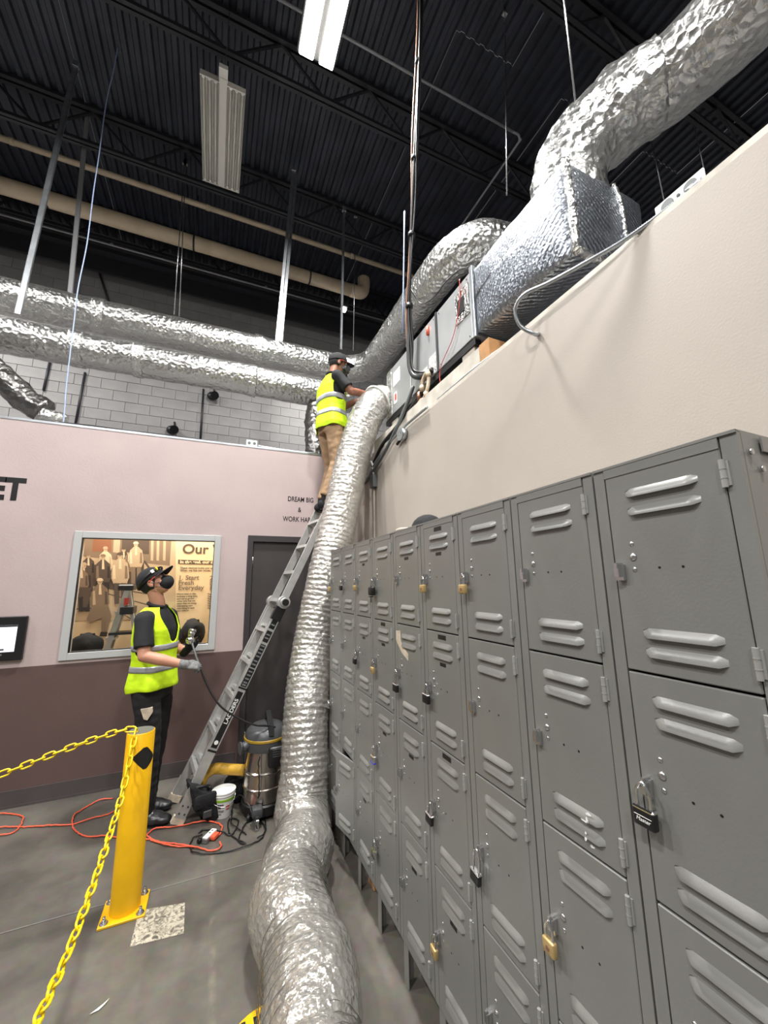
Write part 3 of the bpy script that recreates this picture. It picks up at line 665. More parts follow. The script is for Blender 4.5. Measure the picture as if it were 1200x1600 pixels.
# flexible metal conduit looping off the wall top
t = thing('flexible_conduit', 'ribbed flexible metal conduit looping out over the right partition top', 'conduit', (0, 0, 0))
cq = lambda q: CAM + (V(q) - CAM) * ((1.5 - (1.5 - q[0]) * 0.75) / q[0] if q[0] < 1.5 else 1.0)   # how far the loop stands off the wall
cp = resample(catmull([cq(q) for q in [(1.53, 0.62, 3.15), (1.52, 0.72, 3.145), (1.47, 0.86, 3.12), (1.42, 1.0, 3.12), (1.38, 1.15, 3.135), (1.34, 1.27, 3.15), (1.335, 1.335, 3.115), (1.37, 1.35, 3.04), (1.44, 1.33, 2.995), (1.5, 1.36, 3.03), (1.53, 1.5, 3.12), (1.52, 1.85, 3.145), (1.52, 2.4, 3.145)]], 10), 0.004)
fr = frames(cp); vs = []; fs = []
for i, q in enumerate(cp):
    r = 0.0095 + 0.0015 * (1 if i % 2 else -1)
    for k in range(10):
        a = 2 * PI * k / 10; vs.append(q + (fr[i][1] * math.cos(a) + fr[i][2] * math.sin(a)) * r)
for i in range(len(cp) - 1):
    for k in range(10): fs.append((i * 10 + k, i * 10 + (k + 1) % 10, (i + 1) * 10 + (k + 1) % 10, (i + 1) * 10 + k))
obj_raw('armour', vs, fs, M['galv'], t)
obj('connector', cyl(B(), cp[0] + V((0, -0.03, 0)), cp[0] + V((0, 0.02, 0)), 0.016, seg=12), M['galv'], t)
c = onX(1104, 283, 1.53); t = thing('outlet_bracket', 'white slotted metal outlet bracket on the right partition top', 'bracket', (1.53, c.y, HR + 0.03))
bm = rbox(-0.006, 0.006, 0.0, 0.17, 0.0, 0.062, 0.003, 1)
obj('plate', bm, M['white'], t)
for y in (0.045, 0.125): obj('slot', cyl(B(), (-0.006, y, 0.03), (-0.009, y, 0.03), 0.022, seg=16), M['greyplug'], t)
obj('screw', cyl(B(), (-0.006, 0.085, 0.03), (-0.01, 0.085, 0.03), 0.006, seg=8), M['black'], t)

# cable bundle from the roof
t = thing('cable_bundle', 'black and brown cable bundle hanging from the roof to the air handler', 'cables', (1.5, 2.7, 3.6)); P0 = V(t.location)
path = [(1.42, 2.2, 8.4), (1.45, 2.3, 7.0), (1.46, 2.5, 5.8), (1.48, 2.62, 5.2), (1.48, 2.72, 4.6), (1.5, 2.8, 4.2), (1.52, 2.84, 3.9), (1.53, 2.86, 3.68), (1.56, 2.8, 3.56), (1.6, 2.66, 3.5), (1.6, 2.55, 3.5)]
offs = [(0, 0, 'black', 0.012), (0.018, 0.01, 'black', 0.011), (-0.014, 0.016, 'copper', 0.008), (0.006, -0.02, 'black', 0.009), (0.024, -0.012, 'black', 0.008)]
for j, (a, b, m, r) in enumerate(offs):
    tube('cable', [V(p) - P0 + V((a * 0.7 + 0.008 * math.sin(i * 1.7 + j), b + 0.01 * math.cos(i * 1.3 + j * 2), 0.012 * j if i > 7 else 0)) for i, p in enumerate(path)], r, M[m], t, 8)
tube('insulated_line', [V(p_) - P0 for p_ in ((1.5, 2.8, 4.32), (1.515, 2.84, 4.05), (1.525, 2.86, 3.8), (1.535, 2.86, 3.66), (1.55, 2.8, 3.56), (1.57, 2.68, 3.51), (1.58, 2.56, 3.5))], 0.024, M['black'], t, 12)
for k, z in enumerate((7.3, 6.5, 5.6, 4.9, 4.25)):
    f = [p for p in path if p[2] > z][-1]; g = [p for p in path if p[2] <= z][0]; s = (f[2] - z) / (f[2] - g[2]); c = V(f) * (1 - s) + V(g) * s - P0
    obj('cable_tie', cyl(B(), c + V((0.006, 0, -0.02)), c + V((0.006, 0, 0.02)), 0.034, seg=12), M['black'], t)
tag(tube('riser_conduit', [onY(632, 330, 2.9), onY(631, 420, 2.9), onY(629, 520, 2.9)], 0.008, M['bluecable'], None, 8, 2), 'thin straight pale conduit beside the hanging cable bundle', 'conduit')
# wires on the unit
for (lab, pts, m, r) in [('thin dark wire looping from the cable bundle across the foil duct', [(1.5, 2.78, 4.45), (1.56, 2.68, 4.22), (1.58, 2.5, 4.14), (1.585, 2.3, 4.14), (1.59, 2.12, 4.1), (1.585, 2.0, 4.02)], 'black', 0.004),
        ('thin red wire hanging down the face of the air handler', [(1.585, 2.12, 4.02), (1.582, 2.14, 3.8), (1.58, 2.24, 3.6), (1.575, 2.42, 3.45), (1.57, 2.43, 3.3), (1.57, 2.42, 3.2)], 'red', 0.003)]:
    tag(tube('wire', pts, r, M[m], None, 6), lab, 'wire')
# condensate fittings
t = thing('drain_trap', 'grubby pvc drain trap fitting at the foot of the air handler', 'fitting', (1.56, 2.62, 3.3)); P0 = V(t.location)
tube('trap_pipe', [(0, -0.03, 0.19), (0, -0.03, 0.12), (-0.01, -0.02, 0.04), (-0.012, 0.04, -0.02), (-0.01, 0.1, -0.01), (-0.008, 0.25, -0.06), (0, 0.4, -0.1)], 0.016, M['cream'], t, 10)
tube('trap_pipe', [(0, 0.1, 0.08), (0, 0.06, 0.17), (0, 0.0, 0.2), (0, -0.05, 0.19)], 0.017, M['cream'], t, 10)
for q in ((0, -0.03, 0.17), (0, 0.08, 0.1), (-0.01, 0.0, 0.0)): obj('collar', cyl(B(), V(q) - V((0, 0, 0.022)), V(q) + V((0, 0, 0.022)), 0.024, seg=12), M['cream'], t)
obj('brass_valve', cyl(B(), (0.0, 0.14, 0.02), (0, 0.14, 0.09), 0.02, seg=10), M['copper'], t)
# conduits and junction box at the far end
a = V((1.47, 2.93, 3.06))
t = thing('junction_box', 'round grey metal junction box on the upper edge of the right partition', 'box', (XW, 2.93, 3.05))
obj('body', cyl(B(), (0, 0, 0), (-0.05, 0, 0), 0.055, seg=20), M['galv'], t); obj('cover', cyl(B(), (-0.05, 0, 0), (-0.056, 0, 0), 0.058, seg=20), M['galv'], t)
for yy in (-0.03, 0.03): obj('screw', cyl(B(), (-0.056, yy, 0), (-0.06, yy, 0), 0.006, seg=8), M['steel'], t)
obj('spout', cyl(B(), (-0.025, 0.03, -0.02), (-0.025, 0.12, -0.05), 0.014, seg=10), M['black'], t)
tag(tube('conduit', [(1.56, 2.86, 3.5), (1.52, 2.95, 3.33), (1.475, 3.07, 3.15), (1.47, 3.25, 3.05), (1.47, 3.5, 2.95), (1.475, 3.75, 2.88), (1.485, 3.95, 2.86)], 0.017, M['greyplug'], None, 10), 'thick dark grey conduit sweeping from the cables down to the wall corner', 'conduit')
tag(tube('conduit', [(1.48, 2.5, 3.12), (1.48, 2.9, 3.115), (1.472, 3.2, 3.07), (1.47, 3.5, 3.0), (1.475, 3.8, 2.9), (1.485, 4.0, 2.87)], 0.012, M['galv'], None, 10), 'slim pale conduit along the right partition top edge', 'conduit')
tag(tube('black_hose', [(1.58, 2.7, 3.4), (1.55, 2.95, 3.28), (1.52, 3.2, 3.2), (1.5, 3.45, 3.13), (1.49, 3.7, 2.98)], 0.022, M['black'], None, 10), 'thick black insulated line below the air handler', 'hose')
t = thing('switch_box', 'small dark grey switch box with curved conduit on the right wall by the hose', 'box', (XW, 3.72, 2.72))
c = onX(583, 752, XW - 0.03); t.location = (XW, c.y, c.z)
obj('body', rbox(-0.05, 0, -0.05, 0.05, -0.07, 0.07, 0.006, 2), M['greyplug'], t)
obj('switch', box(B(), -0.056, -0.05, -0.012, 0.012, -0.02, 0.02), M['dkgrey'], t)
tube('curved_conduit', [(-0.025, 0, 0.07), (-0.028, 0, 0.15), (-0.03, 0.04, 0.22), (-0.03, 0.12, 0.245), (-0.03, 0.22, 0.25)], 0.012, M['white'], t, 8)
tube('lower_conduit', [(-0.02, 0, -0.07), (-0.02, 0, -0.6), (-0.02, 0, -1.2)], 0.011, M['greige'], t, 8, 2)

# ================================================================== LOCKERS
LX, LY0, LW, LD, LB, LT = 0.8725, 0.3577, 0.3048, 0.59, 0.17, 2.0116
DTOP, PITCH, DH = 1.986, 0.449, 0.444
def louver_bm():
    bm = B(); n = 12; m = 5; rows = []
    for j in range(m + 1):
        row = []
        for i in range(n + 1):
            u = i / n; e = min(1, min(u, 1 - u) / 0.11); e = math.sqrt(max(0, 1 - (1 - e) ** 2))
            tt = j / m; d = 0.0095 * math.sin(tt * PI / 2) * e
            z = 0.021 * (0.5 - tt); z = z if e > 0.0 else z
            row.append(bm.verts.new((-d, (u - 0.5) * 0.15, z * (0.55 + 0.45 * e))))
        rows.append(row)
    row = [bm.verts.new((0.001, v.co.y, v.co.z + 0.002)) for v in rows[-1]]; rows.append(row)
    for j in range(len(rows) - 1):
        for i in range(n): bm.faces.new((rows[j][i], rows[j][i + 1], rows[j + 1][i + 1], rows[j + 1][i]))
    return bm
def hinge_bm():
    bm = B(); cyl(bm, (-0.004, 0, -0.027), (-0.004, 0, 0.027), 0.005, seg=10)
    box(bm, -0.002, 0.001, -0.009, 0.006, -0.024, 0.024)
    for z in (-0.009, 0.009): cyl(bm, (-0.004, 0, z - 0.001), (-0.004, 0, z + 0.001), 0.0056, seg=10)
    return bm
def latch_bm():
    bm = B(); box(bm, -0.012, 0.0, -0.009, 0.009, -0.02, 0.016); box(bm, -0.02, -0.012, -0.004, 0.007, -0.012, 0.01); box(bm, -0.022, 0.0, -0.003, 0.003, 0.008, 0.02)
    return bm
def rivet_bm():
    bm = B(); ell(bm, (0, 0, 0), (0.004, 0.007, 0.007), seg=10, ring=6); return bm
proto = {}
def part(key, fn, m, parent, loc, smooth=False, angle=None):
    if key not in proto:
        o = obj(key, fn(), m, parent, smooth, angle); proto[key] = o
    else: o = dup(proto[key], parent)
    o.location = loc; o.rotation_euler = (0, 0, 0); return o
def make_locker(i, label):
    # local: origin on the floor at the front, centre of the column; -x faces the aisle, +y goes deeper along the row
    t = thing('locker', label, 'locker', (LX, LY0 + (i + 0.5) * LW, 0), 0, 'row of grey lockers')
    h = LW / 2 - 0.0026
    def body():
        bm = B()
        for s in (-1, 1):
            box(bm, 0.012, LD, s * h if s < 0 else h - 0.002, s * h + 0.002 if s < 0 else h, LB, LT - 0.003)
            y0, y1 = (-h, -h + 0.0275) if s < 0 else (h - 0.0275, h)
            box(bm, 0.0, 0.014, y0, y1, LB, LT - 0.004)
        box(bm, LD - 0.004, LD, -h, h, LB, LT - 0.003)
        return bm
    part('body', body, M['locker'], t, (0, 0, 0))
    part('top_panel', lambda: box(box(box(B(), -0.003, LD, -h, h, LT - 0.003, LT), -0.003, 0.014, -h + 0.03, h - 0.03, LT - 0.028, LT - 0.003), -0.004, 0.004, -h, h, LT - 0.006, LT), M['locker'], t, (0, 0, 0))
    part('bottom_panel', lambda: box(box(B(), 0, LD, -h, h, LB, LB + 0.003), 0, 0.014, -h + 0.03, h - 0.03, LB, LB + 0.022), M['locker'], t, (0, 0, 0))
    for k in range(3): part('shelf', lambda: box(B(), 0.016, LD - 0.004, -h + 0.002, h - 0.002, -0.003, 0.0), M['lockerin'], t, (0, 0, DTOP - PITCH * (k + 1) + 0.004))
    for (x, y) in ((0.01, h - 0.03), (LD - 0.05, h - 0.03)) + (((0.01, -h + 0.03), (LD - 0.05, -h + 0.03)) if i == 0 else ()):
        part('leg', lambda: box(box(B(), 0, 0.004, -0.022, 0.022, 0, LB), 0.004, 0.045, 0.018, 0.022, 0, LB), M['locker'], t, (x, y, 0))
    for k in range(4):
        d = part('door', lambda: rbox(-0.001, 0.011, -0.2395, 0.0, -DH, 0.0, 0.002, 1), M['locker'], t, (0, 0, 0)); 
        d.location = (0, 0.1197, DTOP - PITCH * k)
        yc = -0.122
        for dz in (-0.05, -0.092, -0.361, -0.400): part('louver', louver_bm, M['locker'], d, (-0.001, yc, dz), False, 0.9)
        for dz in (-0.053, -0.393): part('hinge', hinge_bm, M['hinge'], d, (-0.001, -0.241, dz), False, 0.6)
        part('latch', latch_bm, M['steel'], d, (-0.001, -0.016, -0.228))
        for dz, s in ((-0.166, 0.8), (-0.196, 1.25), (-0.224, 0.8)):
            r = part('rivet', rivet_bm, M['steel'], d, (-0.001, -0.046, dz), True); r.scale = (s, s, s)
        for yy in (-0.1, -0.146): part('screw_hole', lambda: cyl(B(), (0.0, 0, 0), (-0.0006, 0, 0), 0.0028, seg=8), M['black'], d, (-0.001, yy, -0.222))
        if i in (3, 4, 5, 6) and (i + k) % 3 != 2: part('number_tape', lambda: box(B(), -0.0008, 0.0, -0.022, 0.022, -0.007, 0.007), M['label'], d, (-0.001, yc, -0.125))
        if i == 3 and k < 3 or (i == 5 and k == 1): part('name_tape', lambda: box(box(box(B(), -0.0008, 0.0, -0.03, 0.03, -0.009, 0.009), -0.0012, -0.0008, -0.016, 0.012, 0.0, 0.003), -0.0012, -0.0008, -0.018, 0.016, -0.005, -0.002), M['label'], d, (-0.001, yc, -0.018))
    return t
LOCK = []
names = ['nearest grey four-door locker column, at the right edge, with a black padlock', 'grey locker column second from the right, with white paint scrapes on its louvers', 'grey locker column third from the right, with a long-shackle padlock on its third door',
         'grey locker column fourth from the right, with four hanging padlocks', 'grey locker column fifth from the right, with a torn paper label on its second door', 'grey locker column sixth from the right, with a key lock on its top door',
         'grey locker column seventh from the right, beside the narrow far columns', 'grey locker column second from the far end, with its bottom door ajar', 'farthest grey locker column, half hidden by the clear hose']
for i in range(9): LOCK.append(make_locker(i, names[i]))
def doorof(i, k): return sorted([c for c in LOCK[i].children if c.name.split('.')[0] == 'door'], key=lambda c: -c.location.z)[k]
# right-hand end panel bolts and top bracket on the nearest column
for z in (1.97, 1.94): obj('bolt', cyl(B(), (0.03 + (1.97 - z), -LW / 2, z), (0.03 + (1.97 - z), -LW / 2 - 0.004, z), 0.006, seg=10), M['steel'], LOCK[0])
obj('joining_bracket', box(B(), 0.07, LD, -LW / 2 - 0.004, -LW / 2 - 0.001, 1.975, 2.005), M['locker'], LOCK[0])
# ajar bottom door: swing the door about its hinge line
d = doorof(7, 3); a = -0.2
hy = d.location.y - 0.2395
d.rotation_euler = (0, 0, a * -1)
d.location = (0 - 0.2395 * math.sin(-a), hy + 0.2395 * math.cos(a), d.location.z)
# torn sticker and paint scrapes
d = doorof(4, 1)
bm = B(); pts = [(-0.035, 0.0), (0.012, -0.004), (0.014, -0.05), (-0.005, -0.07), (-0.05, -0.105), (-0.115, -0.13), (-0.12, -0.1), (-0.07, -0.075), (-0.04, -0.05)]
lo = [bm.verts.new((-0.0012, y - 0.0, z - 0.03)) for y, z in pts]; bm.faces.new(lo); r_ = bmesh.ops.extrude_face_region(bm, geom=bm.faces[:]); bmesh.ops.translate(bm, vec=(-0.0006, 0, 0), verts=[v for v in r_['geom'] if isinstance(v, bmesh.types.BMVert)])
o = obj('torn_sticker', bm, M['sticker'], d); o['label'] = 'torn beige paper sticker'
d = doorof(1, 1)
for j, (y, z, a, b) in enumerate(((-0.165, -0.352, 0.016, 0.008), (-0.16, -0.366, 0.008, 0.014), (-0.152, -0.372, 0.022, 0.005), (-0.15, -0.412, 0.008, 0.012), (-0.158, -0.426, 0.014, 0.008), (-0.152, -0.398, 0.006, 0.006))):
    bm = B(); n = 9; vsx = [bm.verts.new((-0.0125 if -0.375 < z < -0.345 else -0.0118 if z > -0.415 else -0.0018, y + a / 2 * math.cos(2 * PI * q / n) * random.uniform(.5, 1.2), z + b / 2 * math.sin(2 * PI * q / n) * random.uniform(.5, 1.2))) for q in range(n)]
    plate(bm, vsx, (0.0006, 0, 0))
    o = obj('paint_scrape', bm, M['white_print'], d)
# padlocks
def padlock(i, k, kind, label, shackle=0.03, tilt=0.0, writing=None):
    y = LY0 + i * LW + 0.0285 + 0.2445 - 0.016; z = DTOP - PITCH * k - 0.228
    t = thing('padlock', label, 'padlock', (LX - 0.024, y, z), 0, 'padlocks on the lockers')
    body = {'brass': M['brass'], 'black': M['black'], 'silver': M['steel'], 'blue': M['steel']}[kind]
    bw = 0.0225 if kind != 'brass' else 0.019; bh = 0.036 if kind != 'brass' else 0.034
    tube('shackle', [(0, -bw * .62, -shackle - 0.01), (0, -bw * .62, -shackle * .3), (0, -bw * .4, 0.002), (0, 0, 0.011), (0, bw * .4, 0.002), (0, bw * .62, -shackle * .3), (0, bw * .62, -shackle - 0.01)], 0.0034, M['chrome'], t, 8, 4)
    zt = -shackle
    b_ = rbox(-0.0085, 0.0085, -bw, bw, zt - bh, zt, 0.004, 2)
    obj('lock_body', b_, body, t, angle=0.8)
    if kind != 'brass': obj('lock_cap', rbox(-0.0088, 0.0088, -bw - .0003, bw + .0003, zt - 0.006, zt + 0.002, 0.003, 1), M['chrome'], t)
    if kind == 'blue': obj('blue_bumper', rbox(-0.0095, 0.0095, -bw - .001, bw + .001, zt - bh - 0.002, zt - bh + 0.008, 0.003, 1), mat('blue_rubber', (40, 50, 190), 0.4), t)
    if kind == 'brass': obj('keyway', cyl(B(), (0, 0, zt - bh), (0, 0, zt - bh - 0.001), 0.005, seg=10), M['steel'], t); obj('emblem', cyl(B(), (-0.0085, 0, zt - .018), (-0.0092, 0, zt - .018), 0.006, seg=12), M['copper'], t)
    if writing:
        text_obj('lettering', writing, 0.0105, M['white_print'], t, face_mw((-0.0088, 0, zt - 0.021), (0, -1, 0), (0, 0, 1)), 0.0001, 0.0002, shear=0.25)
        obj('white_line', box(B(), -0.0092, -0.0085, -bw * .8, bw * .8, zt - 0.0145, zt - 0.0138), M['white_print'], t)
    t.rotation_euler = (tilt, 0, 0)
    return t
col = ['first', 'second', 'third', 'fourth', 'fifth', 'sixth', 'seventh', 'eighth', 'ninth']; dr = ['top', 'second', 'third', 'bottom']
ab = {0: 'nearest locker column', 1: 'second locker column from the right', 2: 'third locker column from the right', 3: 'fourth locker column from the right', 4: 'locker column with the torn label', 5: 'sixth locker column from the right', 6: 'seventh locker column from the right', 7: 'second farthest locker column', 8: 'farthest locker column'}
for (i, k, kind, sh, tl, wr_) in [(0, 1, 'black', 0.036, 0.0, 'Master'), (1, 2, 'brass', 0.028, 0, None), (2, 0, 'brass', 0.026, 0, None), (2, 2, 'black', 0.055, 0.12, None), (3, 0, 'brass', 0.026, 0, None), (3, 1, 'black', 0.03, 0, None), (3, 2, 'black', 0.03, 0.1, None), (3, 3, 'brass', 0.028, 0.06, None),
        (4, 1, 'black', 0.055, 0, None), (5, 1, 'brass', 0.03, 0, None), (5, 2, 'blue', 0.036, 0, None), (5, 3, 'silver', 0.034, 0, None), (6, 0, 'brass', 0.026, 0, None), (6, 1, 'black', 0.03, 0, None), (7, 0, 'black', 0.026, 0, None), (8, 0, 'brass', 0.036, 0, None), (8, 2, 'black', 0.03, 0, None)]:
    padlock(i, k, kind, '%s padlock hanging on the %s door of the %s' % ({'blue': 'silver blue-edged'}.get(kind, kind), dr[k], ab[i]), sh, tl, wr_)
y = LY0 + 5 * LW + 0.257; z = DTOP - 0.228
t = thing('padlock', 'black lock with keys on the top door of the sixth locker column', 'padlock', (LX - 0.024, y, z), 0, 'padlocks on the lockers')
tube('shackle', [(0, -0.012, -0.035), (0, -0.01, -0.005), (0, 0, 0.008), (0, 0.01, -0.005), (0, 0.012, -0.035)], 0.0035, M['chrome'], t, 8, 4)
obj('lock_body', rbox(-0.015, 0.012, -0.035, 0.028, -0.085, -0.035, 0.008, 2), M['black'], t, angle=0.8)
bm = B(); cyl(bm, (-0.005, 0.0, -0.088), (-0.005, 0.0, -0.094), 0.014, seg=12); box(bm, -0.006, -0.003, -0.004, 0.004, -0.125, -0.09); obj('key', bm, M['black'], t)
tag(obj('wood_block', rbox(0.95, 1.05, 2.4, 2.49, 0, 0.13, 0.003, 1), M['wood']), 'raw wooden block on the floor underneath the locker row', 'block')
# hat / strap on the locker tops
yy = LY0 + 4.45 * LW
t = thing('cap_on_locker', 'black cap with a beige strap lying on top of the lockers', 'cap', (LX + 0.12, yy, LT))
bm = B(); ell(bm, (0, 0, 0.0), (0.085, 0.085, 0.075), seg=16, ring=10); bmesh.ops.bisect_plane(bm, geom=bm.verts[:] + bm.edges[:] + bm.faces[:], plane_co=(0, 0, 0), plane_no=(0, 0, -1), clear_outer=True); obj('crown', bm, M['blackfab'], t, True)
tube('strap', [(-0.09, 0.05, 0.004), (-0.1, 0.12, 0.01), (-0.08, 0.2, 0.012), (-0.04, 0.26, 0.005)], 0.009, M['sticker'], t, 8)
#@@FLOOR
# ================================================================== WALL PRINTS
wt = text_obj('wall_lettering', 'ET', 0.275, M['black'], None, face_mw((-1.62, YF - 0.001, 0), (1, 0, 0), (0, 0, 1)), 0.012, 0.001, align='RIGHT', sx=0.82)
a = onY(38, 767, YF); wt.location = (a.x + 1.62, 0, a.z); tag(wt, 'large black wall letters ET at the left edge of the far wall', 'lettering')
t = thing('wall_lettering', 'small black wall motto DREAM BIG & WORK HARD right of the window', 'lettering', (onY(469, 797, YF).x, YF - 0.001, onY(469, 797, YF).z))
for s, px in (('DREAM BIG', (470, 781)), ('&', (468, 797)), ('WORK HARD', (467, 812))):
    a = onY(*px, YF) - V(t.location)
    text_obj('words', s, 0.08, M['black'], t, face_mw((a.x, 0, a.z), (1, 0, 0), (0, 0, 1)), 0.0011, 0.0008, sx=0.74)
# wall tablet
a = onY(46, 962, YF); b = onY(36, 1030, YF)
t = thing('wall_tablet', 'black-framed wall tablet with a bright white screen at the left edge', 'tablet', (a.x - 0.14, YF, (a.z + b.z) / 2))
hh = (a.z - b.z) / 2
obj('case', rbox(-0.14, 0.14, -0.035, 0, -hh, hh, 0.006, 2), M['black'], t)
obj('screen', box(B(), -0.1, 0.083, -0.0365, -0.035, -hh * 0.6, hh * 0.62), M['screen'], t)
obj('top_bar', box(B(), -0.1, 0.083, -0.0372, -0.0365, hh * 0.52, hh * 0.62), M['dkgrey'], t)
obj('screen_button', box(B(), -0.015, 0.015, -0.0372, -0.0365, -hh * 0.53, -hh * 0.45), M['dkgrey'], t)
obj('home_button', cyl(B(), (0, -0.035, -hh * 0.72), (0, -0.0368, -hh * 0.72), 0.008, seg=12), M['galv'], t)
p0 = V(t.location)
tag(tube('cable', [p0 + V((-0.02, -0.015, -hh)), p0 + V((-0.025, -0.012, -hh - 0.06)), p0 + V((-0.05, -0.01, -hh - 0.16)), p0 + V((-0.06, -0.01, -hh - 0.4))], 0.0035, M['white'], None, 6), 'thin white cable hanging below the wall tablet', 'cable')

# ================================================================== MURAL BEHIND THE WINDOW
S = [mat('sepia_%s' % n, c, 0.6) for n, c in (('black', (44, 36, 30)), ('dark', (84, 70, 58)), ('mid', (132, 112, 90)), ('light', (190, 168, 136)), ('pale', (222, 202, 168)), ('brick', (140, 92, 62)), ('cream', (236, 216, 176)))]
def mur(x, y): # spot measured on the print -> its place on the mural plane
    return onY(90 + x / 4.444, 810 + y / 4.444, MY)
mural = thing('wall_mural', 'sepia wall mural of old-time workmen with printed text, seen through the window', 'mural', (-0.6, MY - 0.002, 1.7)); P0 = V(mural.location)
lay = [0]
def flat(bm, pts, mi, depth):
    vs_ = []
    for x, y in pts:
        p = mur(x, y) - P0; vs_.append(bm.verts.new((p.x, -depth, p.z)))
    f = bm.faces.new(vs_); f.material_index = mi
def disc(bm, x, y, rx, ry, mi, depth, n=14): flat(bm, [(x + rx * math.cos(2 * PI * k / n), y + ry * math.sin(2 * PI * k / n)) for k in range(n)], mi, depth)
bm = B()
flat(bm, [(150, 80), (820, 80), (820, 690), (70, 715)], 3, 0.0)                      # print ground
flat(bm, [(150, 80), (780, 80), (780, 330), (140, 260)], 2, 0.0004)                   # building behind
flat(bm, [(255, 80), (380, 80), (372, 232), (240, 232)], 5, 0.0008); flat(bm, [(450, 80), (640, 80), (635, 250), (445, 235)], 1, 0.0008)
flat(bm, [(395, 80), (440, 80), (430, 240), (385, 235)], 3, 0.0008); flat(bm, [(640, 140), (790, 140), (780, 300), (630, 290)], 2, 0.0008)
for x in (650, 690, 735): flat(bm, [(x, 140), (x + 18, 140), (x + 14, 295), (x - 4, 292)], 3, 0.001)
flat(bm, [(90, 560), (470, 500), (620, 560), (640, 700), (70, 712)], 3, 0.0008)       # steps
for (p, q) in (((330, 470), (620, 520)), ((350, 520), (640, 600)), ((200, 600), (340, 700)), ((420, 640), (520, 700)), ((90, 640), (190, 610))):
    flat(bm, [p, q, (q[0], q[1] + 7), (p[0], p[1] + 7)], 1, 0.0012)
flat(bm, [(590, 290), (610, 295), (700, 420), (685, 425)], 1, 0.0012)
flat(bm, [(120, 330), (600, 300), (600, 480), (400, 500), (250, 470), (120, 460)], 1, 0.001)
obj('photo_print', bm, S, mural)
def man(hx, hy, s, coat, trou, hatc, seated=False, depth=0.002, lean=0):
    bm = B(); r = 17 * s
    b0 = hy + r
    flat(bm, [(hx - 12 * s, b0 - 4), (hx + 12 * s, b0 - 4), (hx + 46 * s, b0 + 26 * s), (hx + 56 * s + lean, b0 + 110 * s), (hx + 40 * s + lean, b0 + 150 * s), (hx - 40 * s + lean, b0 + 150 * s), (hx - 56 * s + lean, b0 + 110 * s), (hx - 44 * s, b0 + 26 * s)], coat, depth)
    if seated:
        flat(bm, [(hx - 46 * s, b0 + 130 * s), (hx + 50 * s, b0 + 130 * s), (hx + 70 * s, b0 + 190 * s), (hx + 40 * s, b0 + 290 * s), (hx + 8 * s, b0 + 290 * s), (hx + 10 * s, b0 + 200 * s), (hx - 60 * s, b0 + 230 * s), (hx - 80 * s, b0 + 205 * s)], trou, depth + 0.0003)
        flat(bm, [(hx + 4 * s, b0 + 285 * s), (hx + 46 * s, b0 + 285 * s), (hx + 40 * s, b0 + 312 * s), (hx - 4 * s, b0 + 312 * s)], 0, depth + 0.0005)
    else:
        flat(bm, [(hx - 36 * s + lean, b0 + 146 * s), (hx - 2 + lean, b0 + 146 * s), (hx - 6 * s + lean, b0 + 270 * s), (hx - 34 * s + lean, b0 + 270 * s)], trou, depth + 0.0003)
        flat(bm, [(hx + 4 + lean, b0 + 146 * s), (hx + 38 * s + lean, b0 + 146 * s), (hx + 36 * s + lean, b0 + 270 * s), (hx + 8 * s + lean, b0 + 270 * s)], trou, depth + 0.0003)
    flat(bm, [(hx - 5 * s, b0 - 2), (hx + 6 * s, b0 - 2), (hx + 10 * s, b0 + 60 * s), (hx - 8 * s, b0 + 60 * s)], 4, depth + 0.0003)
    flat(bm, [(hx - 44 * s, b0 + 40 * s), (hx - 30 * s, b0 + 36 * s), (hx - 26 * s, b0 + 120 * s), (hx - 44 * s, b0 + 124 * s)], min(4, coat + 1), depth + 0.0003)
    flat(bm, [(hx + 30 * s, b0 + 40 * s), (hx + 44 * s, b0 + 44 * s), (hx + 46 * s, b0 + 118 * s), (hx + 28 * s, b0 + 120 * s)], max(0, coat - 1), depth + 0.0003)
    disc(bm, hx, hy, 15 * s, 18 * s, 3, depth + 0.0005); disc(bm, hx - 5 * s, hy + 1, 3 * s, 3 * s, 1, depth + 0.0007, 8); disc(bm, hx + 6 * s, hy + 1, 3 * s, 3 * s, 1, depth + 0.0007, 8)
    disc(bm, hx, hy - 13 * s, 18 * s, 10 * s, hatc, depth + 0.0008)
    flat(bm, [(hx - 22 * s, hy - 10 * s), (hx + 22 * s, hy - 10 * s), (hx + 20 * s, hy - 6 * s), (hx - 20 * s, hy - 6 * s)], hatc, depth + 0.0009)
    obj('printed_figure', bm, S, mural)
for k, a in enumerate([(333, 215, 0.9, 4, 1, 3), (460, 220, 0.85, 1, 0, 1), (215, 262, 0.85, 1, 1, 2), (495, 240, 0.8, 2, 1, 1), (545, 182, 0.95, 3, 2, 4), (435, 262, 1.15, 3, 1, 1), (317, 272, 1.05, 1, 0, 2), (185, 330, 1.1, 1, 0, 3)]):
    man(*a, depth=0.0016 + 0.0012 * k)
man(297, 440, 1.15, 2, 2, 4, True, 0.0125); man(170, 345, 0.9, 2, 1, 3, True, 0.0112)
def mtext(s, x, y, size, m, align='LEFT', bold=0.0, sx=1.0, par=mural, d=0.0016):
    p = mur(x, y) - P0
    return text_obj('print_text', s, size, m, par, face_mw((p.x, -d, p.z), (1, 0, 0), (0, 0, 1)), bold, 0.0003, align, sx)
mtext('Our V', 866, 214, 0.155, S[1], bold=0.0035, sx=1.05)
bm = B(); flat(bm, [(836, 286), (1150, 298), (1150, 322), (836, 316)], 1, 0.001); obj('text_band', bm, S, mural)
mtext('In the end, our co', 850, 303, 0.047, S[6], bold=0.0018, d=0.0018, sx=1.1)
for s, y in (('These desired traits and qu', 344), ('When we live our values, w', 362)): mtext(s, 850, y, 0.032, S[1], bold=0.0006)
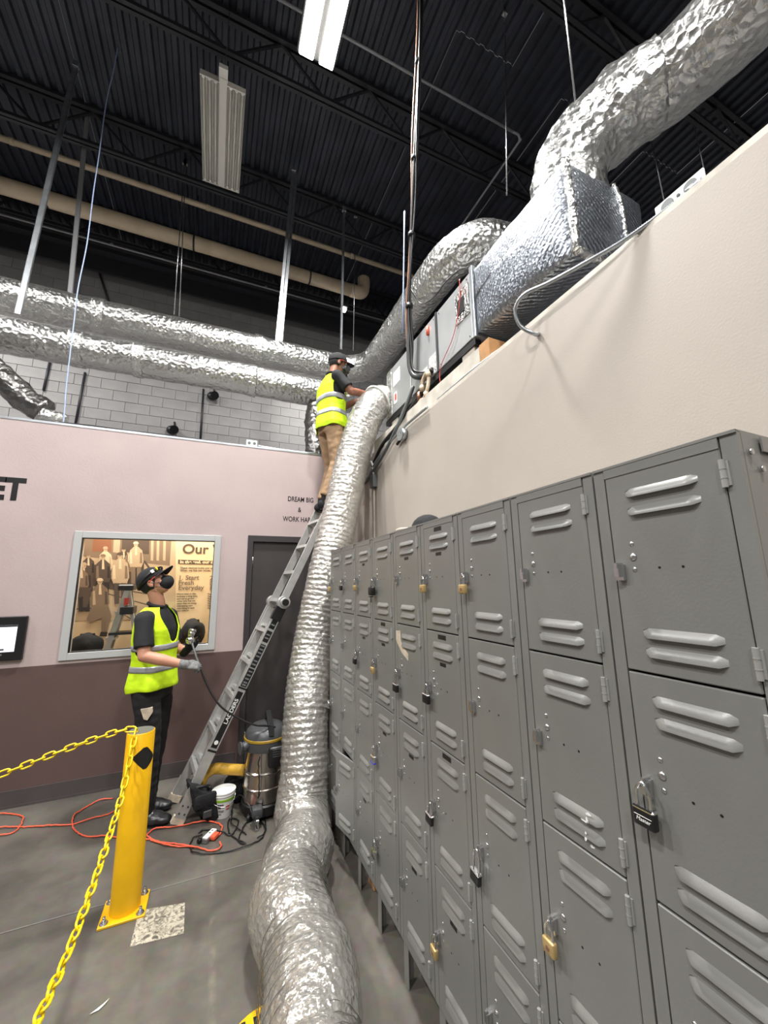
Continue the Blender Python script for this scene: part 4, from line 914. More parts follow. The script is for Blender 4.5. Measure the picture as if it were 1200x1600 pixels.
for k, s in enumerate(('1. Start', 'Fresh', 'Everyday')): mtext(s, 838, 413 + 35 * k, 0.074, S[2], bold=0.0012)
for k, s in enumerate(('2.', 'D', 'R')): mtext(s, 1055, 416 + 36 * k, 0.074, S[2], bold=0.0012)
for k, s in enumerate(("We've been in this", 'business a long time', "and we've grown", 'other jobs but we', 'value that we bring', 'interesting new', 'new thing in each', 'our culture')): mtext(s, 828, 526 + 16.5 * k, 0.026, S[1], bold=0.0006)
for k in range(7): mtext('The new', 1040, 526 + 16.5 * k, 0.026, S[1], bold=0.0006)
# step ladder and bags in the office
c = mur(430, 900); YS = 4.84
t = thing('step_ladder', 'aluminium A-frame step ladder standing in the office behind the window', 'ladder', (-0.66, YS, 0)); P1 = V(t.location)
def ofp(x, y, Y=YS): return onY(90 + x / 4.444, 810 + y / 4.444, Y) - P1
top = ofp(500, 480); f1 = ofp(345, 925); f1 = top + (f1 - top) * (top.z / (top.z - f1.z)); f2 = ofp(560, 925); f2 = top + (f2 - top) * (top.z / (top.z - f2.z))
for nm, f, dy in (('front_rail', f1, -0.1), ('front_rail', f1, 0.1), ('rear_rail', f2, -0.08), ('rear_rail', f2, 0.08)):
    obj(nm, beam(B(), V((f.x, dy, 0)), V((top.x, dy * .6, top.z)), 0.03, 0.05 if nm[0] == 'f' else 0.03), M['alu'], t)
for k in range(1, 7):
    s = k / 7; p = f1 * (1 - s) + top * s; obj('step', box(B(), p.x - 0.04, p.x + 0.04, -0.09, 0.09, p.z - 0.012, p.z + 0.012), M['alu'], t)
obj('top_cap', rbox(top.x - 0.09, top.x + 0.05, -0.09, 0.09, top.z - 0.03, top.z + 0.03, 0.01, 1), M['black'], t)
p = ofp(500, 635); obj('hinge_bracket', rbox(p.x - 0.07, p.x + 0.05, -0.1, 0.1, p.z - 0.04, p.z + 0.04, 0.008, 1), M['black'], t)
p = ofp(490, 575); obj('warning_label', box(B(), p.x - 0.02, p.x + 0.02, -0.096, -0.09, p.z - 0.035, p.z + 0.035), M['red'], t)
p = ofp(450, 793); obj('shelf', box(B(), p.x - 0.1, p.x + 0.16, -0.1, 0.1, p.z - 0.012, p.z + 0.012), M['black'], t)
def bag(name, label, x, y, Y, r, seed):
    c = onY(90 + x / 4.444, 810 + y / 4.444, Y)
    t = thing(name, label, 'bag', (c.x, Y, 0)); bm = B(); bmesh.ops.create_icosphere(bm, subdivisions=3, radius=1)
    for v in bm.verts:
        n = 1 + 0.18 * noise.noise(v.co * 1.6 + V((seed, 0, 0))); v.co = V((v.co.x * r[0] * n, v.co.y * r[1] * n, c.z + v.co.z * r[2] * n))
    obj('bag_body', bm, M['blackfab'], t, True)
    obj('handle', cyl(B(), (-0.06, 0, c.z + r[2] * .9), (0.06, 0, c.z + r[2] * .9), 0.012, seg=8), M['black'], t)
    obj('stand', box(B(), -0.2, 0.2, -0.1, 0.1, 0, c.z - r[2] * .75), M['wood'], t)
    return t
bag('work_bag', 'dark lumpy work bag on a stand behind the lower left window corner', 200, 880, 4.8, (0.14, 0.09, 0.11), 1)
bag('work_bag', 'dark round work bag behind the lower right window corner', 935, 800, 4.8, (0.12, 0.09, 0.15), 4)

# ================================================================== BOLLARD, CHAIN, FLOOR MARKS
BX, BY = -0.341, 2.853
t = thing('bollard', 'yellow steel bollard with a black diamond sticker, bolted to the floor', 'bollard', (BX, BY, 0))
obj('base_plate', rbox(-0.107, 0.107, -0.1, 0.1, 0, 0.012, 0.002, 1), M['yellow'], t)
bm = B(); lathe(bm, [(0.074, 0.012), (0.0725, 0.03), (0.0725, 0.905), (0.07, 0.908)], 40); obj('post', bm, M['yellow'], t, angle=0.7)
obj('cap', cyl(B(), (0, 0, 0.9), (0, 0, 0.911), 0.066, seg=40), mat('dark_cap', (92, 92, 90), 0.4), t)
for x in (-0.082, 0.082):
    for y in (-0.075, 0.075):
        bm = B(); cyl(bm, (x, y, 0.012), (x, y, 0.024), 0.014, seg=6); cyl(bm, (x, y, 0.024), (x, y, 0.042), 0.007, seg=10); cyl(bm, (x, y, 0.012), (x, y, 0.015), 0.02, seg=16); obj('anchor_bolt', bm, M['steel'], t)
bm = B(); a0 = math.atan2(-0.9, 0.45); vs_ = []
def onpost(da, z): return (0.0735 * math.cos(a0 + da), 0.0735 * math.sin(a0 + da), z)
nx, nz = 10, 8; rows = []
for j in range(nz + 1):
    v_ = j / nz * 2 - 1
    rows.append([bm.verts.new(onpost((i / nx * 2 - 1) * 0.95 * (1 - abs(v_) * 0.86) + 0.1 - v_ * 0.05, 0.775 + v_ * 0.058 - 0.012 * (i / nx * 2 - 1) * (1 - abs(v_)))) for i in range(nx + 1)])
for j in range(nz):
    for i in range(nx): bm.faces.new((rows[j][i], rows[j][i + 1], rows[j + 1][i + 1], rows[j + 1][i]))
o = obj('diamond_sticker', bm, M['label'], t, True); o['label'] = 'black diamond sticker'
# chains: every link its own piece
def link_bm(L=0.066, W=0.037, r=0.0046):
    bm = B(); pts = []; h = (L - W) / 2 - 0; R = W / 2 - r
    for k in range(7): a = PI / 2 - PI * k / 6; pts.append(V((h + R * math.cos(a), R * math.sin(a), 0)))
    for k in range(7): a = -PI / 2 - PI * k / 6; pts.append(V((-h + R * math.cos(a), R * math.sin(a), 0)))
    n = len(pts); rings = []
    for i, p in enumerate(pts):
        tn = (pts[(i + 1) % n] - pts[i - 1]).normalized(); s = tn.cross(V((0, 0, 1)))
        rings.append([bm.verts.new(p + s * (r * math.cos(2 * PI * k / 7)) + V((0, 0, r * math.sin(2 * PI * k / 7)))) for k in range(7)])
    for i in range(n):
        for k in range(7): bm.faces.new((rings[i][k], rings[i][(k + 1) % 7], rings[(i + 1) % n][(k + 1) % 7], rings[(i + 1) % n][k]))
    return bm
lk = [None]
def chain(pts, label):
    p = resample(catmull(pts, 14), 0.0478); fr = frames(p); P0 = p[0]
    t = thing('plastic_chain', label, 'chain', P0)
    for i in range(len(p) - 1):
        if lk[0] is None: lk[0] = obj('chain_link', link_bm(), M['chainyellow'], t, True); o = lk[0]
        else: o = dup(lk[0], t)
        c = (p[i] + p[i + 1]) / 2 - P0; x = (p[i + 1] - p[i]).normalized(); y = x.cross(V((0, 0, 1))).normalized(); z = x.cross(y)
        a = (0.35 if i % 2 else 0.35 + PI / 2) + random.uniform(-.2, .2); y2 = y * math.cos(a) + z * math.sin(a); z2 = x.cross(y2)
        o.matrix_local = Matrix(((x.x, y2.x, z2.x, c.x), (x.y, y2.y, z2.y, c.y), (x.z, y2.z, z2.z, c.z), (0, 0, 0, 1)))
chain([(BX - 0.03, BY - 0.02, 0.925), (-0.45, 2.84, 0.925), (-0.7, 2.85, 0.865), (-0.963, 2.85, 0.79), (-1.3, 2.85, 0.72), (-1.7, 2.85, 0.69), (-2.1, 2.85, 0.72), (-2.6, 2.85, 0.84)], 'yellow plastic chain sagging left from the bollard top')
chain([(BX - 0.02, BY - 0.03, 0.925), (-0.365, 2.77, 0.87), (-0.376, 2.646, 0.68), (-0.38, 2.45, 0.6), (-0.38, 2.207, 0.55), (-0.38, 1.896, 0.522), (-0.38, 1.613, 0.553), (-0.38, 1.4, 0.61), (-0.38, 1.2, 0.7), (-0.38, 0.95, 0.88)], 'yellow plastic chain hanging from the bollard towards the camera')
bm = B(); vs_ = [bm.verts.new((p.x, p.y, 0.0012)) for p in (onZ(203, 1480), onZ(217, 1423), onZ(289, 1411), onZ(287, 1459))]; plate(bm, vs_, (0, 0, 0.0006))
tag(obj('floor_decal', bm, M['decal']), 'scraped off-white square decal on the floor beside the bollard', 'decal')
bm = B(); ct = V((0.31, 1.83, 0.0012)); n = 48
vs_ = [bm.verts.new((ct.x + 0.2 * math.cos(2 * PI * k / n), ct.y + 0.2 * math.sin(2 * PI * k / n), 0.0015)) for k in range(n)]; bm.faces.new(vs_)
t = thing('floor_marker', 'round yellow floor marker half under the clear hose at the bottom edge', 'marker', (0, 0, 0)); obj('disc', bm, M['yellow'], t)
text_obj('lettering', 'HE', 0.1, M['black'], t, face_mw((0.265, 1.955, 0.0022), (1, 0.05, 0), (-0.05, 1, 0)), 0.004, 0.0002)
p = onZ(155, 1577)
bm = B(); pts = [(-0.03, -0.012), (-0.01, -0.001), (0.012, 0.014), (0.03, 0.03), (0.018, 0.01), (0.0, -0.008)]
vs_ = [bm.verts.new((p.x + x, p.y + y, 0.003)) for x, y in pts]; plate(bm, vs_, (0, 0, 0.002))
tag(obj('paper_scrap', bm, M['white']), 'small curved white scrap lying on the floor at the bottom left', 'scrap')

# ================================================================== CLEAR FILM HOSE
t = thing('clear_hose', 'huge clear film duct hose with wire rings from the floor up to the air handler', 'hose', (0.69, 3.0, 0)); P0 = V(t.location)
HR_ = 0.172
up = [(0.40, 0.55, 0.19), (0.39, 0.95, 0.19), (0.40, 1.35, 0.19), (0.41, 1.7, 0.19), (0.44, 2.0, 0.19), (0.465, 2.3, 0.19), (0.52, 2.55, 0.185), (0.615, 2.8, 0.165), (0.665, 2.98, 0.22), (0.685, 3.08, 0.42), (0.715, 3.2, 0.815), (0.805, 3.36, 1.275), (0.925, 3.42, 1.816), (1.08, 3.5, 2.43), (1.235, 3.56, 3.05), (1.34, 3.56, 3.38), (1.45, 3.57, 3.6), (1.6, 3.6, 3.72)]
p = resample(catmull(up, 14), 0.0105); fr = frames(p); n = len(p); vs = []; fs = []; SEG = 60
s_len = 0.0; si = []; 
for i in range(n):
    if i: s_len += (p[i] - p[i - 1]).length
    si.append(s_len)
iv = next(i for i in range(n) if p[i].z > 0.45 and p[i].y > 2.9); s_floor = si[iv]
wire = []
for i, q in enumerate(p):
    s = si[i]; onfloor = max(0, min(1, (s_floor - s) / 0.35))
    pitch = 0.042
    ph = (s % pitch) / pitch; rip = -0.0055 * (math.sin(PI * ph) ** 0.8) * (1 - 0.5 * onfloor)
    fold = 0.0
    if onfloor > 0:
        g = (s - 0.12) / 0.43; fold = onfloor * (0.03 * (abs(math.sin(PI * g)) ** 0.45) - 0.016)
    for k in range(SEG):
        a = 2 * PI * k / SEG; d = fr[i][1] * math.cos(a) + fr[i][2] * math.sin(a); w_ = q + d * HR_
        nn = noise.noise(w_ * 24) * 0.006 + noise.noise(w_ * 46) * 0.003 + onfloor * noise.noise(w_ * 9) * 0.008
        sk_ = onfloor * 0.03 * math.sin(2 * PI * (s - 0.2) / 0.86) * math.cos(a)
        v = q + d * (HR_ + rip + fold + nn + sk_)
        if v.z < 0.004: v.z = 0.004
        vs.append(v - P0)
for i in range(n - 1):
    for k in range(SEG): fs.append((i * SEG + k, i * SEG + (k + 1) % SEG, (i + 1) * SEG + (k + 1) % SEG, (i + 1) * SEG + k))
obj_raw('film', vs, fs, M['film'], t)
# wire helix just inside the film (from the standing part up)
hp = []
for i in range(0, n):
    s = si[i]; onfloor = max(0, min(1, (s_floor - s) / 0.35)); g = (s - 0.12) / 0.43
    fold = onfloor * (0.03 * (abs(math.sin(PI * g)) ** 0.45) - 0.016)
    for j in range(4):
        f = j / 4; i2 = min(n - 1, i + 1); q = p[i] * (1 - f) + p[i2] * f; sj = s + (si[i2] - s) * f
        a = 2 * PI * sj / 0.042; d = fr[i][1] * math.cos(a) + fr[i][2] * math.sin(a)
        v = q + d * (HR_ + fold * 0.9 - 0.004); v.z = max(v.z, 0.008); hp.append(v - P0)
tube('wire_helix', hp[::1], 0.0016, M['wire'], t, 4, 1, smoothpath=False)
tube('clamp_strap', [V((1.5 + 0.0, 3.58, 3.655)) - P0 + (fr[-10][1] * math.cos(2 * PI * k / 24) + fr[-10][2] * math.sin(2 * PI * k / 24)) * 0.178 for k in range(25)], 0.012, M['white'], t, 6, 2)

# ================================================================== LADDER
RA = V((-0.14, 0.99, 0)).normalized(); LD_ = V((0.474, 0.067, 1.0)).normalized(); LN = LD_.cross(RA).normalized() * -1
if LN.z < 0: LN = -LN
F0 = V((-0.14, 3.586, 0.035))
t = thing('extension_ladder', 'aluminium multi-position ladder with black warning labels leaning toward the right wall', 'ladder', (F0.x, F0.y, 0)); P0 = V(t.location)
LH, LT_ = 1.72, 3.55
def lp(s, l, n_=0.0): # along, across (towards the far wall), out of the ladder plane
    return F0 + LD_ * l + RA * s + LN * n_ - P0
W0, W1 = 0.36, 0.31
for k, s in enumerate((0.0, W0)):
    bm = B(); beam(bm, lp(s, 0), lp(s, LH), 0.03, 0.068, LN); obj('lower_rail', bm, M['alu'], t)
    s2 = 0.03 if k == 0 else W0 - 0.03
    bm = B(); beam(bm, lp(s2, LH - 0.02), lp(s2, LT_), 0.026, 0.066, LN); obj('upper_rail', bm, M['alu'], t)
    bm = B(); beam(bm, lp(s2 + (0.03 if k == 0 else -0.03), 0.35), lp(s2 + (0.03 if k == 0 else -0.03), LH - 0.06), 0.02, 0.06, LN); obj('inner_rail', bm, M['alu'], t)
    c = lp(s, LH); sg = -1 if k == 0 else 1
    h = obj('hinge_lock', cyl(cyl(B(), c - RA * 0.03, c + RA * 0.03, 0.055, seg=24), c + RA * sg * 0.03, c + RA * sg * 0.06, 0.042, 0.038, seg=24), M['alu'], t)
    obj('hinge_knob', cyl(B(), c + RA * sg * 0.06, c + RA * sg * 0.072, 0.03, seg=20), M['black'], h)
    obj('rubber_foot', beam(B(), lp(s, -0.02), lp(s, 0.03), 0.036, 0.09, LN), M['sticker'], t)
    f = obj('foot_plate', beam(B(), lp(s - 0.017 if k == 0 else s + 0.017, 0.02), lp(s - 0.017 if k == 0 else s + 0.017, 0.16), 0.003, 0.08, LN), M['alu'], t)
    for (q, w_) in ((0.05, -0.02), (0.05, 0.02), (0.1, -0.02), (0.1, 0.02)):
        c2 = lp(s - 0.0185 if k == 0 else s + 0.0185, q, w_); obj('rivet', cyl(B(), c2, c2 + RA * sg * 0.003, 0.007, seg=8), M['dkgrey'], f)
k = 0
for l in [0.3 + 0.285 * i for i in range(11)]:
    lo = l < LH; sa, sb = (0.015, W0 - 0.015) if lo else (0.043, W0 - 0.043)
    r = obj('rung', beam(B(), lp(sa, l, 0.012), lp(sb, l, 0.012), 0.032, 0.05, LN), M['alu'], t)
    if lo: r2 = obj('inner_rung', beam(B(), lp(sa + .03, l + 0.05, -0.01), lp(sb - .03, l + 0.05, -0.01), 0.028, 0.04, LN), M['alu'], t)
c = lp(0, LH - 0.1); obj('lock_sleeve', beam(B(), lp(0, LH - 0.17), lp(0, LH - 0.05), 0.042, 0.09, LN), M['black'], t)
def rail_label(l0, l1, m, words=None, size=0.05, wm=None, wd=0.05):
    bm = B(); beam(bm, lp(-0.0158, l0), lp(-0.0158, l1), 0.0012, wd, LN); o = obj('rail_label', bm, M[m], t)
    if words: text_obj('label_words', words, size, M['white_print'], o, face_mw(lp(-0.0168, l0 * 0.36 + l1 * 0.64), LD_, LN), 0.0008, 0.0003, sx=1.1)
    return o
rail_label(0.47, 0.485, 'black', wd=0.07); rail_label(0.5, 0.93, 'black', 'LADDERS', 0.042, wd=0.048); rail_label(0.95, 0.965, 'black', wd=0.07); rail_label(0.97, 1.12, 'label', wd=0.052); rail_label(1.13, 1.33, 'label', wd=0.046); rail_label(1.35, 1.45, 'label', wd=0.05); rail_label(1.47, 1.62, 'black', None, wd=0.05)
for l in (0.98, 1.0, 1.03, 1.06, 1.09, 1.15, 1.18, 1.22, 1.25, 1.28, 1.31, 1.38, 1.41, 1.5, 1.56):
    obj('label_print', beam(B(), lp(-0.0166, l), lp(-0.0166, l + 0.012), 0.0008, 0.034, LN), M['galv'], t)
obj('label_roundel', cyl(B(), lp(-0.0165, 0.54), lp(-0.0175, 0.54), 0.016, seg=16), M['white_print'], t)
#@@PEOPLE
# ================================================================== VACUUM AND CLUTTER
VX, VY = 0.465, 3.53
t = thing('vacuum_cleaner', 'steel-drum wet and dry vacuum cleaner with dark grey motor head behind the hose', 'vacuum', (VX, VY, 0))
bm = B(); lathe(bm, [(0.15, 0.1), (0.158, 0.11), (0.158, 0.2), (0.164, 0.206), (0.158, 0.212), (0.152, 0.3), (0.158, 0.31), (0.158, 0.314), (0.15, 0.322), (0.142, 0.455), (0.148, 0.465)], 36); obj('drum', bm, mat('steel_drum', (176, 168, 160), 0.22, 0.95), t, angle=0.6)
bm = B(); lathe(bm, [(0.165, 0.03), (0.172, 0.04), (0.172, 0.095), (0.162, 0.105)], 30); obj('base_ring', bm, M['black'], t, angle=0.6)
bm = B(); lathe(bm, [(0.15, 0.46), (0.168, 0.468), (0.17, 0.5), (0.166, 0.55), (0.15, 0.6), (0.11, 0.632), (0.04, 0.64)], 36); obj('motor_head', bm, M['dkgrey'], t, angle=0.7)
bm = B(); lathe(bm, [(0.168, 0.535), (0.1715, 0.538), (0.1705, 0.552), (0.167, 0.555)], 36); obj('yellow_stripe', bm, mat('vacuum_yellow', (150, 120, 30), 0.4), t, angle=0.6)
h = obj('carry_handle', beam(beam(beam(B(), (0.02, -0.13, 0.63), (0.02, 0.09, 0.69), 0.04, 0.03), (0.02, -0.15, 0.58), (0.02, -0.13, 0.64), 0.04, 0.03), (0.02, 0.1, 0.62), (0.02, 0.09, 0.7), 0.04, 0.03), M['black'], t)
fc = obj('filter_cover', rbox(0.0, 0.135, -0.19, -0.08, 0.36, 0.51, 0.02, 3), M['black'], t, angle=0.6)
for k in range(4): obj('vent_slat', box(B(), 0.03, 0.12, -0.194, -0.188, 0.44 + 0.016 * k, 0.447 + 0.016 * k), M['dkgrey'], fc)
obj('inlet_port', cyl(cyl(B(), (-0.13, -0.06, 0.51), (-0.195, -0.08, 0.505), 0.036), (-0.195, -0.08, 0.505), (-0.205, -0.083, 0.505), 0.045), M['dkgrey'], t)
for a in (-2.4, -0.9, 0.8, 2.3):
    c = V((0.165 * math.cos(a), 0.165 * math.sin(a), 0.022)); obj('castor', cyl(cyl(B(), c + V((-0.012, 0, 0)), c + V((0.012, 0, 0)), 0.022, seg=14), c, c + V((0, 0, 0.03)), 0.008, seg=8), M['black'], t)
obj('pedal', rbox(-0.11, -0.03, -0.24, -0.15, 0.06, 0.13, 0.02, 2), M['dkgrey'], t, angle=0.7); obj('pedal_plate', rbox(-0.085, -0.06, -0.262, -0.24, 0.0, 0.07, 0.004, 1), M['steel'], t)
tag(tube('vacuum_hose', [(VX - 0.14, VY + 0.1, 0.27), (0.2, 3.7, 0.275), (0.1, 3.73, 0.285), (0.03, 3.71, 0.265), (-0.005, 3.69, 0.2), (-0.01, 3.72, 0.1), (0.06, 3.78, 0.05), (0.2, 3.83, 0.045)], lambda f: 0.04 + 0.0012 * math.sin(f * 300), M['hoseyellow'], None, 18, 18), 'ochre yellow vacuum hose arching over the white bucket', 'hose')
t = thing('bucket', 'white plastic bucket with a green stripe and printed label below the yellow hose', 'bucket', (0.17, 3.6, 0))
bm = B(); pr = [(0.064, 0.0), (0.066, 0.004), (0.084, 0.168), (0.088, 0.17), (0.088, 0.178), (0.084, 0.178), (0.08, 0.17), (0.062, 0.008)]
rings = [[bm.verts.new((r * math.cos(2 * PI * i / 32), r * math.sin(2 * PI * i / 32), z)) for i in range(32)] for r, z in pr]
for k in range(len(rings) - 1):
    for i in range(32): bm.faces.new((rings[k][i], rings[k][(i + 1) % 32], rings[k + 1][(i + 1) % 32], rings[k + 1][i]))
bm.faces.new(rings[0][::-1]); bm.faces.new(rings[-1]); obj('pail', bm, M['white'], t, angle=0.6)
bm = B(); lathe(bm, [(0.0755, 0.118), (0.0815, 0.12), (0.083, 0.134), (0.079, 0.136)], 32); obj('green_stripe', bm, M['green'], t, angle=0.5)
bm = B(); lathe(bm, [(0.0835, 0.15), (0.086, 0.152), (0.0865, 0.158), (0.0835, 0.16)], 32); obj('rim_rib', bm, M['white'], t, angle=0.5)
for (da, z, w_, h_, m) in ((-0.15, 0.1, 0.3, 0.01, 'dkgrey'), (-0.25, 0.085, 0.16, 0.02, 'dkgrey'), (0.1, 0.08, 0.1, 0.004, 'dkgrey'), (-0.1, 0.06, 0.3, 0.005, 'dkgrey'), (-0.1, 0.05, 0.25, 0.004, 'dkgrey'), (-0.2, 0.035, 0.14, 0.006, 'dkgrey'), (0.55, 0.085, 0.2, 0.012, 'red'), (0.55, 0.065, 0.16, 0.008, 'red')):
    bm = B(); a0_ = -PI / 2 - 0.15 + da; rr = lambda zz: 0.0666 + (zz - 0.004) * 0.018 / 0.164
    q = [bm.verts.new(((rr(zz) + .0006) * math.cos(a0_ + s * w_), (rr(zz) + .0006) * math.sin(a0_ + s * w_), zz)) for s, zz in ((-1, z - h_ / 2), (-.33, z - h_ / 2), (.33, z - h_ / 2), (1, z - h_ / 2), (1, z + h_ / 2), (.33, z + h_ / 2), (-.33, z + h_ / 2), (-1, z + h_ / 2))]
    bm.faces.new((q[0], q[1], q[6], q[7])); bm.faces.new((q[1], q[2], q[5], q[6])); bm.faces.new((q[2], q[3], q[4], q[5])); obj('label_print', bm, M[m], t)
tube('bail', [(-0.086, 0, 0.165), (-0.07, -0.07, 0.12), (0, -0.105, 0.1), (0.07, -0.07, 0.12), (0.086, 0, 0.165)], 0.002, M['steel'], t, 6)
t = thing('tool_bag', 'slumped black tool bag on the floor behind the ladder foot', 'bag', (0.035, 3.62, 0), 0.25)
t.scale = (1.2, 1.1, 1.1)
bm = B(); bmesh.ops.create_cube(bm, size=2); bmesh.ops.subdivide_edges(bm, edges=bm.edges[:], cuts=8, use_grid_fill=True)
for v in bm.verts:
    q = v.co.normalized() * 0.45 + v.co * 0.6; nn = 1 + 0.14 * noise.noise(q * 2.2)
    v.co = V((q.x * 0.085 * nn - q.z * 0.03, q.y * 0.095 * nn, max(0, 0.1 + q.z * 0.11 * nn - 0.06 * q.x)))
obj('bag_body', bm, M['blackfab'], t, True)
obj('flap', rbox(-0.085, 0.05, -0.105, -0.07, 0.1, 0.19, 0.02, 2), M['blackfab'], t, angle=0.7); obj('patch', rbox(-0.03, 0.02, -0.116, -0.106, 0.045, 0.09, 0.004, 1), M['dkgrey'], t)
tube('strap', [(-0.07, -0.02, 0.2), (-0.08, -0.06, 0.23), (0.0, -0.06, 0.22), (0.02, 0.0, 0.18)], 0.01, M['black'], t, 8)
t = thing('tool_bag', 'dark soft bag on the floor between the bucket and the vacuum cleaner', 'bag', (0.27, 3.8, 0))
bm = B(); bmesh.ops.create_icosphere(bm, subdivisions=3, radius=1)
for v in bm.verts:
    nn = 1 + 0.2 * noise.noise(v.co * 1.8); v.co = V((v.co.x * 0.09 * nn, v.co.y * 0.12 * nn, max(0, 0.1 + v.co.z * 0.13 * nn)))
obj('bag_body', bm, M['blackfab'], t, True); obj('strap', beam(B(), (-0.06, -0.09, 0.17), (0.05, -0.09, 0.19), 0.03, 0.012), M['black'], t)
# cords on the floor, measured in place
def fl(pts, s=2.5, ox=0, oy=1050, z=0.007): 
    r = []
    for i, (x, y) in enumerate(pts): p = onZ(ox + x / s, oy + y / s); r.append(V((p.x, p.y, z + 0.006 * (i % 2))))
    return r
def cord(name, pts, r, m, label, wob=0.004):
    p = resample(catmull(pts, 10), 0.02); q = [a + V((random.uniform(-wob, wob), random.uniform(-wob, wob), 0)) for a in p]
    t = thing(name, label, 'cord', (q[0].x, q[0].y, 0)); tube('cord', [a - V(t.location) for a in q], r, m, t, 8, 2); return t
oc = cord('extension_cord', fl([(-60, 575), (0, 560), (70, 562), (90, 580), (60, 625), (0, 645), (-40, 640), (0, 614), (100, 609), (200, 606), (280, 600), (350, 580), (420, 560), (455, 545)]), 0.005, M['orange'], 'orange extension cord with a loop on the floor at the left edge')
cord('extension_cord', fl([(440, 498), (390, 505), (340, 530), (290, 565), (284, 605), (305, 635), (345, 648), (400, 647), (460, 650), (520, 655), (580, 658), (640, 680), (700, 686), (760, 690), (820, 703), (850, 700), (862, 680), (855, 665)]), 0.005, M['orange'], 'orange extension cord running behind the bollard to the white power strip')
cord('extension_cord', fl([(760, 688), (700, 680), (620, 668), (578, 650), (585, 628), (612, 617), (700, 605), (790, 590), (845, 592), (867, 612), (860, 635), (842, 652)]), 0.005, M['orange'], 'orange cord loop in front of the ladder foot')
p = onZ(0 + 818 / 2.5, 1050 + 650 / 2.5)
t = thing('power_strip', 'white power adapter with an orange plug lying in the cord tangle', 'plug', (p.x, p.y, 0), 0.95)
obj('strip_body', rbox(-0.055, 0.055, -0.02, 0.02, 0.004, 0.034, 0.005, 2), M['white'], t, angle=0.7)
obj('strip_base', rbox(-0.065, -0.03, -0.026, 0.016, 0.002, 0.03, 0.005, 2), M['galv'], t, angle=0.7)
obj('orange_plug', rbox(-0.03, 0.03, -0.06, -0.02, 0.004, 0.034, 0.01, 2), M['orange'], t, angle=0.7)
obj('black_plug', rbox(-0.075, -0.045, 0.02, 0.05, 0.004, 0.03, 0.008, 2), M['black'], t, angle=0.7)
for x in (0.0, 0.028): obj('outlet_slot', box(B(), x - 0.004, x + 0.008, -0.006, 0.006, 0.034, 0.0346), M['dkgrey'], t)
cord('power_cord', fl([(790, 640), (755, 655), (742, 690), (770, 715), (850, 712), (950, 690), (1020, 655), (1035, 610), (1000, 580), (960, 600), (930, 660), (960, 678), (900, 640), (890, 600), (900, 575), (930, 590), (905, 640), (860, 630), (800, 620), (770, 640)]), 0.0045, M['black'], 'black power cord coiled on the floor around the white adapter')
cord('power_cord', fl([(1005, 655), (1035, 630), (1030, 560), (1000, 530)], z=0.01) + [V((VX - 0.06, VY - 0.18, 0.2)), V((VX - 0.07, VY - 0.165, 0.4)), V((VX - 0.06, VY - 0.172, 0.46))], 0.0045, M['black'], 'black power cord hanging down the front of the vacuum cleaner')
cord('power_cord', fl([(905, 560), (905, 600), (960, 640)], z=0.01)[::-1] + [V((0.24, 3.5, 0.12)), V((0.28, 3.47, 0.17)), V((0.33, 3.36, 0.15)), V((0.38, 3.27, 0.05)), V((0.4, 3.24, 0.012))], 0.004, M['black'], 'black cord loop standing up in front of the vacuum base')

# ================================================================== PEOPLE
def remesh(name, bm, voxel, m, parent, it=3, loc=None):
    me = bpy.data.meshes.new('tmp'); bmesh.ops.recalc_face_normals(bm, faces=bm.faces); bm.to_mesh(me); bm.free()
    o = bpy.data.objects.new('tmp', me); COL.objects.link(o)
    r = o.modifiers.new('r', 'REMESH'); r.mode = 'VOXEL'; r.voxel_size = voxel; r.adaptivity = 0
    s = o.modifiers.new('s', 'SMOOTH'); s.factor = 0.5; s.iterations = it
    dg = bpy.context.evaluated_depsgraph_get(); dg.update()
    m2 = bpy.data.meshes.new_from_object(o.evaluated_get(dg)); bpy.data.objects.remove(o); bpy.data.meshes.remove(me)
    m2.materials.clear(); m2.name = name
    return link_mesh(name, m2, m, parent, True)
def limb(bm, pts, rad, seg=18, flat_=None):
    """tapering limb: rounded joints and cones between them"""
    pts = [V(p) for p in pts]
    for p, r in zip(pts, rad): ell(bm, p, (r, r, r), seg=14, ring=9)
    for i in range(len(pts) - 1): cyl(bm, pts[i], pts[i + 1], rad[i], rad[i + 1], seg)
    return bm
def loft(bm, rings, seg=32):
    """rings: (centre, front axis, left axis, depth radius, width radius)"""
    R_ = []
    for c, f, l, a, b in rings:
        row = []
        for k in range(seg):
            th = 2 * PI * k / seg; cx, sx_ = math.cos(th), math.sin(th)
            row.append(bm.verts.new(V(c) + f * (a * math.copysign(abs(cx) ** 0.85, cx)) + l * (b * math.copysign(abs(sx_) ** 0.85, sx_))))
        R_.append(row)
    for j in range(len(R_) - 1):
        for k in range(seg): bm.faces.new((R_[j][k], R_[j][(k + 1) % seg], R_[j + 1][(k + 1) % seg], R_[j + 1][k]))
    bm.faces.new(R_[0][::-1]); bm.faces.new(R_[-1]); return bm
